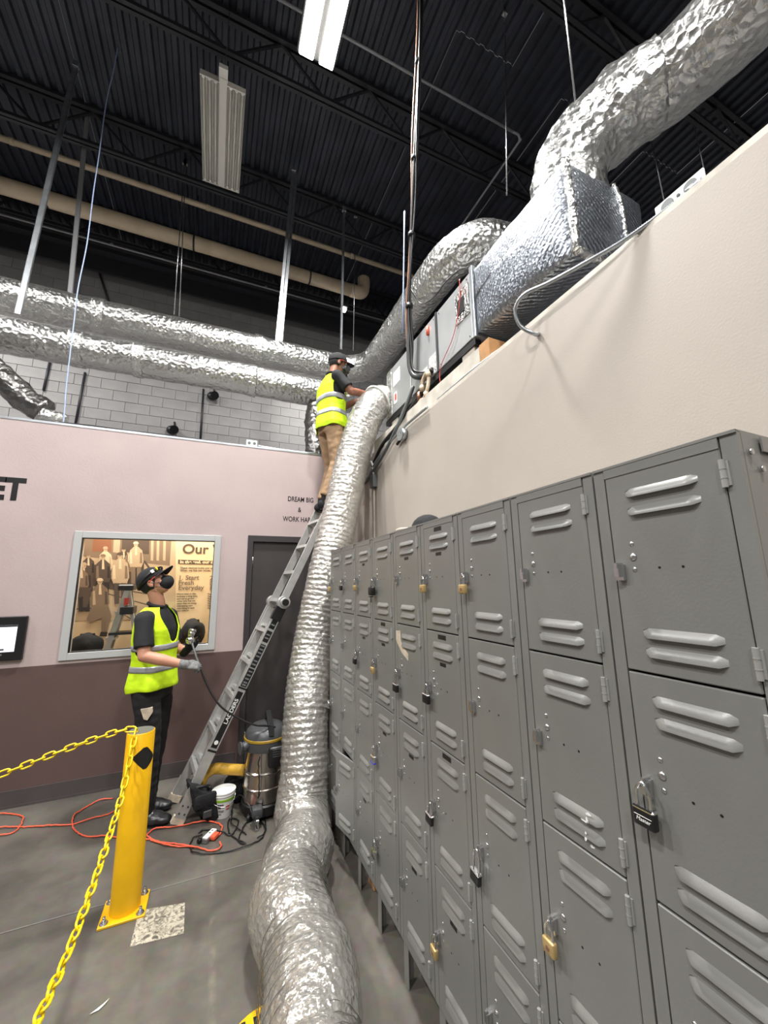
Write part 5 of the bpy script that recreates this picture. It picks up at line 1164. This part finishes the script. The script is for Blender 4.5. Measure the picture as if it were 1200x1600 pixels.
def hand_prims(bm, wrist, d, out, thumb, curl, g=0.0, s=1.0):
    """d: along the palm, out: back of the hand, thumb: towards the thumb side"""
    d = V(d).normalized(); out = V(out); out = (out - d * out.dot(d)).normalized(); th = d.cross(out).normalized()
    if th.dot(V(thumb)) < 0: th = -th
    w_ = V(wrist); R_ = Matrix((d, th, out)).transposed()
    ell(bm, w_ + d * 0.05 * s, ((0.056 + g) * s, (0.043 + g) * s, (0.016 + g) * s), R_, 18, 12)
    limb(bm, [w_ - d * 0.02 * s, w_ + d * 0.02 * s], [(0.027 + g) * s, (0.025 + g) * s])
    Ls = (0.07, 0.08, 0.074, 0.056)
    for i in range(4):
        b = w_ + d * (0.092 - 0.004 * abs(i - 1)) * s + th * (0.031 - 0.0205 * i) * s; dd = d + th * (0.09 - 0.06 * i); dd.normalize(); p = [b - dd * 0.02 * s, b]; ang = 0
        for q, f in enumerate((0.45, 0.31, 0.24)):
            ang += curl * (0.9 if q == 0 else 1.0) * (1 + 0.06 * i); v = dd * math.cos(ang) - out * math.sin(ang); p.append(p[-1] + v * Ls[i] * f * s)
        limb(bm, p, [(0.0098 + g) * s, (0.0098 + g) * s, (0.009 + g) * s, (0.0082 + g) * s, (0.0072 + g) * s], 12)
    tb = w_ + d * 0.028 * s + th * 0.03 * s; v1 = (d * 0.7 + th * 0.65 - out * 0.25).normalized(); v2 = (d * 0.85 + th * 0.1 - out * (0.3 + curl * 0.4)).normalized()
    limb(bm, [tb - v1 * 0.02 * s, tb + v1 * 0.03 * s, tb + v1 * 0.045 * s + v2 * 0.022 * s, tb + v1 * 0.045 * s + v2 * 0.05 * s], [(0.014 + g) * s, (0.013 + g) * s, (0.011 + g) * s, (0.0085 + g) * s], 12)
    return bm
def lerp_rings(R_, z):
    for a, b in zip(R_[:-1], R_[1:]):
        if a[0].z <= z <= b[0].z:
            f = (z - a[0].z) / max(1e-6, b[0].z - a[0].z); return (a[0] * (1 - f) + b[0] * f, a[3] * (1 - f) + b[3] * f, a[4] * (1 - f) + b[4] * f)
    e = R_[0] if z < R_[0][0].z else R_[-1]; return (V((e[0].x, e[0].y, z)), e[3], e[4])
def build_vest(name, R_, f, l, zb, zt, arm, vneck, parent, off=0.02, bands=(), flare=0.02, sh_y=0.0, seed=0.0, tail=0.0):
    """open garment around the torso rings: armholes (z0,z1,half angle), v neck from z down; sleeveless"""
    seg = 112; nz = 84; vs = []; fs = []; keep = []
    def pt(th, z, o_):
        c, a, b = lerp_rings(R_, z); cx, sx_ = math.cos(th), math.sin(th)
        low = max(0, min(1, (zb + 0.3 - z) / 0.3)); fl_ = flare * low
        o2 = o_ + fl_ * (1 + 0.8 * math.sin(5 * th + seed)) + 0.004 * noise.noise(V((th * 3, z * 14, seed)))
        return c + f * ((a + o2) * math.copysign(abs(cx) ** 0.85, cx)) + l * ((b + o2) * math.copysign(abs(sx_) ** 0.85, sx_))
    for j in range(nz + 1):
        for k in range(seg):
            th = 2 * PI * k / seg; z0_ = zb + tail * max(0, -math.cos(th)); z = z0_ + (zt - z0_) * j / nz
            vs.append(pt(th, z, off))
    for j in range(nz):
        for k in range(seg):
            th = 2 * PI * (k + .5) / seg; z = zb + (zt - zb) * (j + .5) / nz
            ang = abs(abs((th + PI) % (2 * PI) - PI) - PI / 2)
            if arm[0] < z < arm[1]:
                mid = (arm[0] + arm[1]) / 2; e = math.sqrt(max(0, 1 - ((z - mid) / ((arm[1] - arm[0]) / 2)) ** 2))
                if ang < arm[2] * (0.35 + 0.65 * e): continue
            tf = abs((th + PI) % (2 * PI) - PI)
            if z > vneck and tf < 0.12 + (z - vneck) * 2.6: continue
            fs.append((j * seg + k, j * seg + (k + 1) % seg, (j + 1) * seg + (k + 1) % seg, (j + 1) * seg + k))
    cnt = {}
    for q in fs:
        for e in zip(q, q[1:] + q[:1]): k_ = tuple(sorted(e)); cnt[k_] = cnt.get(k_, 0) + 1
    nb_ = {}
    for (a_, b_), c_ in cnt.items():
        if c_ == 1: nb_.setdefault(a_, []).append(b_); nb_.setdefault(b_, []).append(a_)
    for it in range(14):
        new = {k_: (vs[k_] * 0.4 + (vs[n_[0]] + vs[n_[1]]) * 0.3) for k_, n_ in nb_.items() if len(n_) == 2 and seg < k_ < nz * seg}
        for k_, v_ in new.items(): vs[k_] = v_
    o = obj_raw(name, vs, fs, M['hivis'], parent); so = o.modifiers.new('thickness', 'SOLIDIFY'); so.thickness = 0.005; so.offset = 1
    for (z0, z1) in bands:
        v2 = []; f2 = []; m_ = 3
        for j in range(m_ + 1):
            for k in range(seg): v2.append(pt(2 * PI * k / seg, z0 + (z1 - z0) * j / m_, off + 0.0075))
        for j in range(m_):
            for k in range(seg): f2.append((j * seg + k, j * seg + (k + 1) % seg, (j + 1) * seg + (k + 1) % seg, (j + 1) * seg + k))
        b_ = obj_raw('reflective_band', v2, f2, M['reflect'], o); so = b_.modifiers.new('thickness', 'SOLIDIFY'); so.thickness = 0.002
    return o
def build_head(parent, bm, hc, hx, hl, hu, skin, mask_mat, cap_extra):
    """adds the head to the body bmesh and returns closures for the worn parts"""
    R_ = Matrix((hx, hl, hu)).transposed(); P_ = lambda x, y, z: V(hc) + hx * x + hl * y + hu * z
    ell(bm, P_(-0.012, 0, 0.03), (0.098, 0.076, 0.095), R_, 24, 16); ell(bm, P_(0.03, 0, -0.045), (0.062, 0.056, 0.07), R_, 20, 14); ell(bm, P_(0.06, 0, -0.085), (0.026, 0.03, 0.022), R_, 14, 10)
    ell(bm, P_(0.078, 0, 0.03), (0.014, 0.05, 0.016), R_, 14, 8)
    limb(bm, [P_(0.084, 0, 0.022), P_(0.107, 0, -0.018)], [0.009, 0.0135], 12)
    for s in (-1, 1):
        ell(bm, P_(-0.008, s * 0.078, -0.008), (0.02, 0.009, 0.032), R_, 12, 8); ell(bm, P_(0.055, s * 0.042, -0.03), (0.02, 0.018, 0.02), R_, 10, 8)
    return P_, R_
def dress_head(parent, P_, R_, hx, hl, hu, respirator=False, band=True):
    for s in (-1, 1):
        e = B(); ell(e, P_(0.078, s * 0.032, 0.012), (0.011, 0.013, 0.011), R_, 12, 8); obj('eye', e, M['white_print'], parent, True)
        e = B(); ell(e, P_(0.0875, s * 0.032, 0.012), (0.003, 0.006, 0.006), R_, 10, 6); obj('iris', e, M['hair'], parent, True)
    e = B(); ell(e, P_(-0.02, 0, 0.02), (0.1, 0.0785, 0.09), R_, 22, 16); bmesh.ops.bisect_plane(e, geom=e.verts[:] + e.edges[:] + e.faces[:], plane_co=P_(0.03, 0, 0.0), plane_no=hx * 1.0 - hu * 0.9, clear_outer=True); obj('hair', e, M['hair'], parent, True)
    e = B(); ell(e, P_(0.062, 0, -0.05), (0.064, 0.06, 0.058), R_, 24, 16); bmesh.ops.bisect_plane(e, geom=e.verts[:] + e.edges[:] + e.faces[:], plane_co=P_(0.035, 0, 0), plane_no=-hx, clear_outer=True)
    for v in e.verts:
        yy = (v.co - P_(0, 0, 0)).dot(hl)
        if abs(yy) < 0.02: v.co += hx * 0.008 * (1 - abs(yy) / 0.02)
    mk = obj('face_mask', e, M['blackfab'] if not respirator else M['dkgrey'], parent, True)
    if respirator:
        for s in (-1, 1): obj('filter_disc', cyl(B(), P_(0.085, s * 0.05, -0.06), P_(0.1, s * 0.082, -0.065), 0.036, 0.034, 20), M['dkgrey'], mk)
        obj('valve', cyl(B(), P_(0.125, 0, -0.055), P_(0.138, 0, -0.058), 0.02, seg=16), M['galv'], mk)
    for s in (-1, 1):
        tube('ear_loop', [P_(0.045, s * 0.058, -0.03), P_(0.02, s * 0.078, -0.018), P_(-0.012, s * 0.086, 0.012)], 0.003, M['black'], mk, 6)
        tube('ear_loop', [P_(0.045, s * 0.054, -0.075), P_(0.015, s * 0.076, -0.05), P_(-0.015, s * 0.084, -0.03)], 0.003, M['black'], mk, 6)
    gl = B()
    for s in (-1, 1): ell(gl, P_(0.094, s * 0.034, 0.014), (0.006, 0.026, 0.017), R_, 14, 8)
    g = obj('glasses', gl, M['glass_lens'], parent, True)
    for s in (-1, 1): tube('temple', [P_(0.088, s * 0.058, 0.02), P_(0.04, s * 0.08, 0.02), P_(-0.01, s * 0.086, 0.012)], 0.003, M['red'], g, 6)
    e = B(); ell(e, P_(-0.014, 0, 0.035), (0.114, 0.092, 0.108), R_, 28, 18); bmesh.ops.bisect_plane(e, geom=e.verts[:] + e.edges[:] + e.faces[:], plane_co=P_(0, 0, 0.03), plane_no=-hu - hx * -0.12, clear_outer=True)
    cap = obj('cap', e, M['blackfab'], parent, True)
    e = B(); n = 16; ra = []; rb = []
    for k in range(n + 1):
        a = -1.15 + 2.3 * k / n; x = math.cos(a); y = math.sin(a); drop = -0.022 * y * y
        ra.append(P_(-0.012 + 0.108 * x, 0.088 * y, 0.04 + drop)); rb.append(P_(-0.012 + 0.108 * x + 0.088 * max(0, math.cos(a * 1.3)), 0.09 * y, 0.036 + drop * 1.3))
    for z in (0, 1):
        pass
    va = [e.verts.new(p) for p in ra]; vb = [e.verts.new(p) for p in rb]; va2 = [e.verts.new(p + hu * 0.005) for p in ra]; vb2 = [e.verts.new(p + hu * 0.004) for p in rb]
    for k in range(n):
        e.faces.new((va[k], va[k + 1], vb[k + 1], vb[k])); e.faces.new((va2[k], vb2[k], vb2[k + 1], va2[k + 1])); e.faces.new((vb[k], vb[k + 1], vb2[k + 1], vb2[k]))
    obj('visor', e, M['blackfab'], cap, True)
    e = B(); ell(e, P_(-0.014, 0, 0.143), (0.008, 0.008, 0.005), R_, 10, 6); obj('cap_button', e, M['black'], cap, True)
    if band:
        ring = []
        for k in range(29):
            a = 2 * PI * k / 28; ring.append(P_(-0.012 + 0.115 * math.cos(a), 0.093 * math.sin(a), 0.055 + 0.028 * math.cos(a)))
        tube('headband', ring, 0.009, M['black'], cap, 8, 2)
        for k, (a, m, w_) in enumerate(((-0.95, 'white_print', 0.022), (-0.6, 'chainyellow', 0.012))):
            c = P_(-0.012 + 0.116 * math.cos(a), 0.094 * math.sin(a), 0.055 + 0.028 * math.cos(a)); tg = (hx * -math.sin(a) * .115 + hl * math.cos(a) * .093).normalized()
            obj('band_patch', beam(B(), c - tg * w_ / 2, c + tg * w_ / 2, 0.02, 0.026, hu), M[m], cap)
    return cap
def shoe(name, parent, heel, toe, m, big=1.0, h=0.1):
    heel = V(heel); toe = V(toe); d = (toe - heel); L = d.length; d.normalize(); l = V((-d.y, d.x, 0)); z0 = min(heel.z, toe.z)
    bm = B(); u = V((0, 0, 1)); z_ = heel.z
    for (f, w_, hh, cz) in ((0.08, 0.036, 0.05, 0.045), (0.25, 0.038, 0.055, 0.05), (0.45, 0.042, 0.045, 0.042), (0.68, 0.05, 0.036, 0.034), (0.88, 0.042, 0.028, 0.028)):
        ell(bm, heel + d * (L * f) + u * cz * big, (0.06 * big, w_ * big, hh * big), Matrix((d, l, u)).transposed(), 14, 10)
    limb(bm, [heel + d * L * 0.2 + u * 0.06, heel + d * L * 0.2 + u * (h + 0.03)], [0.046 * big, 0.05 * big])
    for v in bm.verts:
        if v.co.z < z_ + 0.004: v.co.z = z_ + 0.004
    o = remesh(name, bm, 0.008, m, parent, 2)
    obj('sole', beam(B(), heel + u * 0.006, toe + u * 0.006, 0.085 * big, 0.012), M['black'], o); return o

def person(name, label, loc, face, joints, vestz, skin, trouser, glove_mat, shoes, resp, band, vest_arm, seed, head_pitch, head_yaw, shirt_bottom):
    J = {k: V(v) - V(loc) for k, v in joints.items()}
    t = thing(name, label, 'person', loc)
    f = V((math.cos(face), math.sin(face), 0)); l = V((-f.y, f.x, 0)); u = V((0, 0, 1))
    pel, chest, nb = J['pelvis'], J['chest'], J['neck']
    hf = V((math.cos(face + head_yaw), math.sin(face + head_yaw), 0)); hx = (hf * math.cos(head_pitch) + u * math.sin(head_pitch)).normalized(); hl = V((-hf.y, hf.x, 0)); hu = hx.cross(hl).normalized()
    mid = pel * 0.5 + chest * 0.5
    def rings(g):
        return [(pel - u * 0.1, f, l, 0.1 + g, 0.15 + g), (pel, f, l, 0.118 + g, 0.172 + g), (pel + u * 0.1, f, l, 0.115 + g, 0.162 + g), (mid, f, l, 0.115 + g, 0.158 + g), (chest - u * 0.08, f, l, 0.124 + g, 0.178 + g), (chest + u * 0.03, f, l, 0.124 + g, 0.19 + g),
                (nb - u * 0.075, f, l, 0.1 + g, 0.175 + g), (nb - u * 0.03, f, l, 0.08 + g, 0.125 + g), (nb, f, l, 0.062 + g, 0.075 + g), (nb + u * 0.02, f, l, 0.056 + g, 0.06 + g)]
    # body: one continuous surface
    bm = loft(B(), rings(-0.012))
    limb(bm, [nb - u * 0.06, nb + u * 0.03, J['head'] - hu * 0.03 - hx * 0.03], [0.062, 0.056, 0.056])
    P_, R_ = build_head(t, bm, J['head'], hx, hl, hu, skin, None, None)
    for s in ('r', 'l'):
        sh, el_, wr_ = J['sh_' + s], J['el_' + s], J['wr_' + s]
        limb(bm, [sh, sh * .5 + el_ * .5, el_, el_ * .6 + wr_ * .4, wr_], [0.058, 0.05, 0.042, 0.043, 0.028])
        hd = J['hd_' + s]; hand_prims(bm, wr_, hd - wr_, J.get('out_' + s, u + V(loc)) , J.get('th_' + s, u + V(loc)), joints['curl_' + s][0] if False else CURL[name][s])
        hip = pel + l * (0.092 if s == 'l' else -0.092) - u * 0.05
        limb(bm, [hip, J['kn_' + s], J['an_' + s]], [0.082, 0.056, 0.04])
    remesh('body', bm, 0.0065, skin, t, 2)
    # shirt
    bm = loft(B(), rings(0.0)[1:])
    for s in ('r', 'l'):
        sh, el_ = J['sh_' + s], J['el_' + s]; e = sh * 0.22 + el_ * 0.78
        limb(bm, [sh * .8 + (nb - u * .05) * .2, sh, sh * .6 + e * .4], [0.06, 0.068, 0.066]); cyl(bm, sh * .6 + e * .4, e, 0.066, 0.07, 20)
    for v in bm.verts: v.co += V((noise.noise(v.co * 11 + V((seed, 0, 0))), noise.noise(v.co * 11 + V((0, seed, 3))), noise.noise(v.co * 9))) * 0.006
    sh_o = remesh('shirt', bm, 0.009, M['shirt'], t, 3)
    cl = [nb + u * 0.02 + f * (0.066 * math.cos(a)) + l * (0.072 * math.sin(a)) - u * 0.018 * math.cos(a) for a in [0.45 + (2 * PI - 0.9) * k / 20 for k in range(21)]]
    tube('collar', cl, 0.014, M['shirt'], sh_o, 8, 2)
    # trousers with folds
    bm = loft(B(), rings(0.012)[:3])
    for s in ('r', 'l'):
        hip = pel + l * (0.092 if s == 'l' else -0.092) - u * 0.05; kn, an = J['kn_' + s], J['an_' + s]
        limb(bm, [hip, hip * .5 + kn * .5, kn, kn * .5 + an * .5], [0.1, 0.092, 0.076, 0.073]); cyl(bm, kn * .5 + an * .5, an + u * 0.0, 0.073, 0.076, 22)
    for v in bm.verts: v.co += V((noise.noise(v.co * 9 + V((seed, 4, 0))), noise.noise(v.co * 9 + V((7, seed, 3))), noise.noise(v.co * 7))) * 0.012
    tro = remesh('trousers', bm, 0.01, trouser, t, 2)
    for v in tro.data.vertices: v.co += v.normal * (0.006 * noise.noise(V((v.co.x * 14, v.co.y * 14, v.co.z * 26 + seed))))
    build_vest('safety_vest', rings(0.0)[1:] if vestz[0] > pel.z else rings(0.0), f, l, vestz[0], vestz[1], vest_arm, vestz[2], t, 0.016, vestz[3], 0.018, seed=seed, tail=vestz[4])
    dress_head(t, P_, R_, hx, hl, hu, resp, band)
    if glove_mat:
        for s in ('r', 'l'):
            wr_ = J['wr_' + s]; d = J['hd_' + s] - wr_
            bm = hand_prims(B(), wr_, d, J.get('out_' + s, u + V(loc)), J.get('th_' + s, u + V(loc)), CURL[name][s], 0.0028); cyl(bm, wr_ - d.normalized() * 0.045, wr_ + d.normalized() * 0.02, 0.037, 0.034, 16)
            remesh('glove', bm, 0.0058, glove_mat[s], t, 2)
    for s in ('r', 'l'): shoe('shoe', t, J['heel_' + s], J['toe_' + s], shoes[0], shoes[1])
    return t, J, f, l
U_ = V((0, 0, 1))
CURL = {'worker': {'r': 0.85, 'l': 0.9}}
loc1 = V((-0.34, 3.76, 0))
def rel(loc, v): return V(loc) + V(v)
f1 = -0.38
j1 = dict(pelvis=(-0.395, 3.765, 0.985), chest=(-0.405, 3.765, 1.375), neck=(-0.415, 3.76, 1.575), head=(-0.445, 3.745, 1.775),
    sh_r=(-0.475, 3.575, 1.495), el_r=(-0.445, 3.49, 1.235), wr_r=(-0.165, 3.49, 1.15), hd_r=(-0.06, 3.5, 1.13), sh_l=(-0.335, 3.935, 1.495), el_l=(-0.28, 3.965, 1.22), wr_l=(-0.185, 3.85, 1.2), hd_l=(-0.15, 3.78, 1.24),
    kn_r=(-0.37, 3.68, 0.53), an_r=(-0.385, 3.71, 0.1), kn_l=(-0.35, 3.87, 0.53), an_l=(-0.395, 3.905, 0.1), heel_r=(-0.455, 3.745, 0), toe_r=(-0.225, 3.655, 0), heel_l=(-0.465, 3.925, 0), toe_l=(-0.24, 3.865, 0))
for k in ('out_r', 'out_l', 'th_r', 'th_l'): pass
j1['out_r'] = loc1 + V((0.1, -0.5, 0.8)); j1['th_r'] = loc1 + V((0.2, 0.6, 0.4)); j1['out_l'] = loc1 + V((0.4, -0.8, 0.1)); j1['th_l'] = loc1 + V((0.1, 0.1, 1))
w1, J1, ff, ll = person('worker', 'person in lime safety vest, black cap and face mask looking up beside the ladder foot', loc1, f1, j1, (0.965, 1.575, 1.3, ((1.25, 1.295), (1.095, 1.14)), -0.03), M['skin'], M['trouser'], {'r': M['glove'], 'l': M['blackfab']}, (M['shoe'], 1.25), False, True, (1.215, 1.53, 0.5), 1.0, 0.64, 0.1, 0)
bm = B(); c = J1['kn_r'] * .42 + (J1['pelvis'] - ll * .09) * .58
bm.faces.new([bm.verts.new(c + V((x, -0.112, z))) for x, z in ((-0.04, 0.05), (0.035, 0.055), (0.04, 0.02), (0.01, -0.03), (-0.015, -0.02))]); r_ = bmesh.ops.extrude_face_region(bm, geom=bm.faces[:]); bmesh.ops.translate(bm, vec=(0, 0.03, 0), verts=[v for v in r_['geom'] if isinstance(v, bmesh.types.BMVert)])
o = obj('thigh_patch', bm, M['sticker'], w1); o['label'] = 'pale patch on the dark trousers'
# the tool in the hands: chrome nozzle and cable down to the vacuum
tip = V((-0.15, 3.745, 1.3))
t = thing('duct_whip', 'chrome-headed black air whip cable held in both gloved hands, running to the vacuum', 'tool', tip); P0 = V(tip)
bm = B(); ell(bm, (0, -0.02, 0.0), (0.036, 0.034, 0.034), None, 20, 14); obj('chrome_ball', bm, M['chrome'], t, True)
obj('chrome_neck', cyl(cyl(B(), (0.0, -0.02, 0.03), (0.01, -0.01, 0.07), 0.022, 0.028), (0.01, -0.01, 0.07), (0.014, -0.008, 0.09), 0.032, 0.024), M['chrome'], t)
obj('lever', beam(B(), (0.02, -0.03, 0.0), (0.055, -0.05, 0.03), 0.008, 0.008), M['chrome'], t)
hr = V((-0.055, 3.5, 1.112))
tube('stiff_shaft', [V((0.015, -0.04, -0.02)), (tip * .5 + hr * .5) - P0 + V((0.0, 0, 0.0)), hr - P0], 0.0085, M['dkgrey'], t, 10)
tube('cable', [hr - P0] + [V(q) - P0 for q in ((-0.02, 3.48, 1.03), (0.04, 3.45, 0.92), (0.12, 3.42, 0.82), (0.25, 3.4, 0.73), (0.36, 3.39, 0.675), (0.44, 3.4, 0.655), (0.52, 3.43, 0.62), (0.56, 3.5, 0.5))], 0.0075, M['black'], t, 8)

CURL['worker.001'] = CURL['worker']
loc2 = V((1.02, 3.74, 2.5))
# feet on the ladder rungs
j2 = dict(pelvis=(1.04, 3.76, 3.385), chest=(1.045, 3.76, 3.76), neck=(1.06, 3.765, 3.955), head=(1.125, 3.765, 4.125),
    sh_r=(1.055, 3.575, 3.875), el_r=(1.185, 3.52, 3.7), wr_r=(1.385, 3.61, 3.755), hd_r=(1.48, 3.64, 3.78), sh_l=(1.02, 3.945, 3.875), el_l=(1.2, 4.0, 3.72), wr_l=(1.4, 3.86, 3.8), hd_l=(1.49, 3.8, 3.83),
    kn_r=(1.085, 3.66, 2.96), an_r=(0.985, 3.68, 2.6), kn_l=(1.09, 3.87, 2.965), an_l=(1.0, 3.86, 2.6), heel_r=(0.93, 3.68, 2.475), toe_r=(1.18, 3.69, 2.475), heel_l=(0.94, 3.86, 2.475), toe_l=(1.19, 3.87, 2.475))
j2['out_r'] = V(loc2) + V((0, -0.5, 0.9)); j2['th_r'] = loc2 + V((0, 0.8, 0.3)); j2['out_l'] = loc2 + V((0, 0.2, 1)); j2['th_l'] = loc2 + V((0, -1, 0.1))
CURL['worker'] = {'r': 0.5, 'l': 0.5}
SCL = 1.045; loc2 = CAM + (loc2 - CAM) * SCL
j2 = {k: (CAM + (V(v) - CAM) * SCL) for k, v in j2.items()}
SZ = lambda z: CAM.z + (z - CAM.z) * SCL - loc2.z
w2, J2, ff, ll = person('worker', 'person in lime vest, khaki trousers and respirator standing high on the leaning ladder', loc2, 0.22, j2, (SZ(3.345), SZ(3.955), SZ(3.66), ((SZ(3.64), SZ(3.69)), (SZ(3.475), SZ(3.525))), -0.01), M['skin2'], M['khaki'], None, (M['blackfab'], 1.05), True, False, (SZ(3.63), SZ(3.915), 0.5), 5.0, -0.12, -0.3, 0)
for s in ('r', 'l'):
    k = J2['kn_' + s]; bm = B(); ell(bm, k + V((0.045, 0, -0.01)), (0.05, 0.075, 0.085), None, 16, 12); obj('knee_pad', bm, M['black'], w2, True)
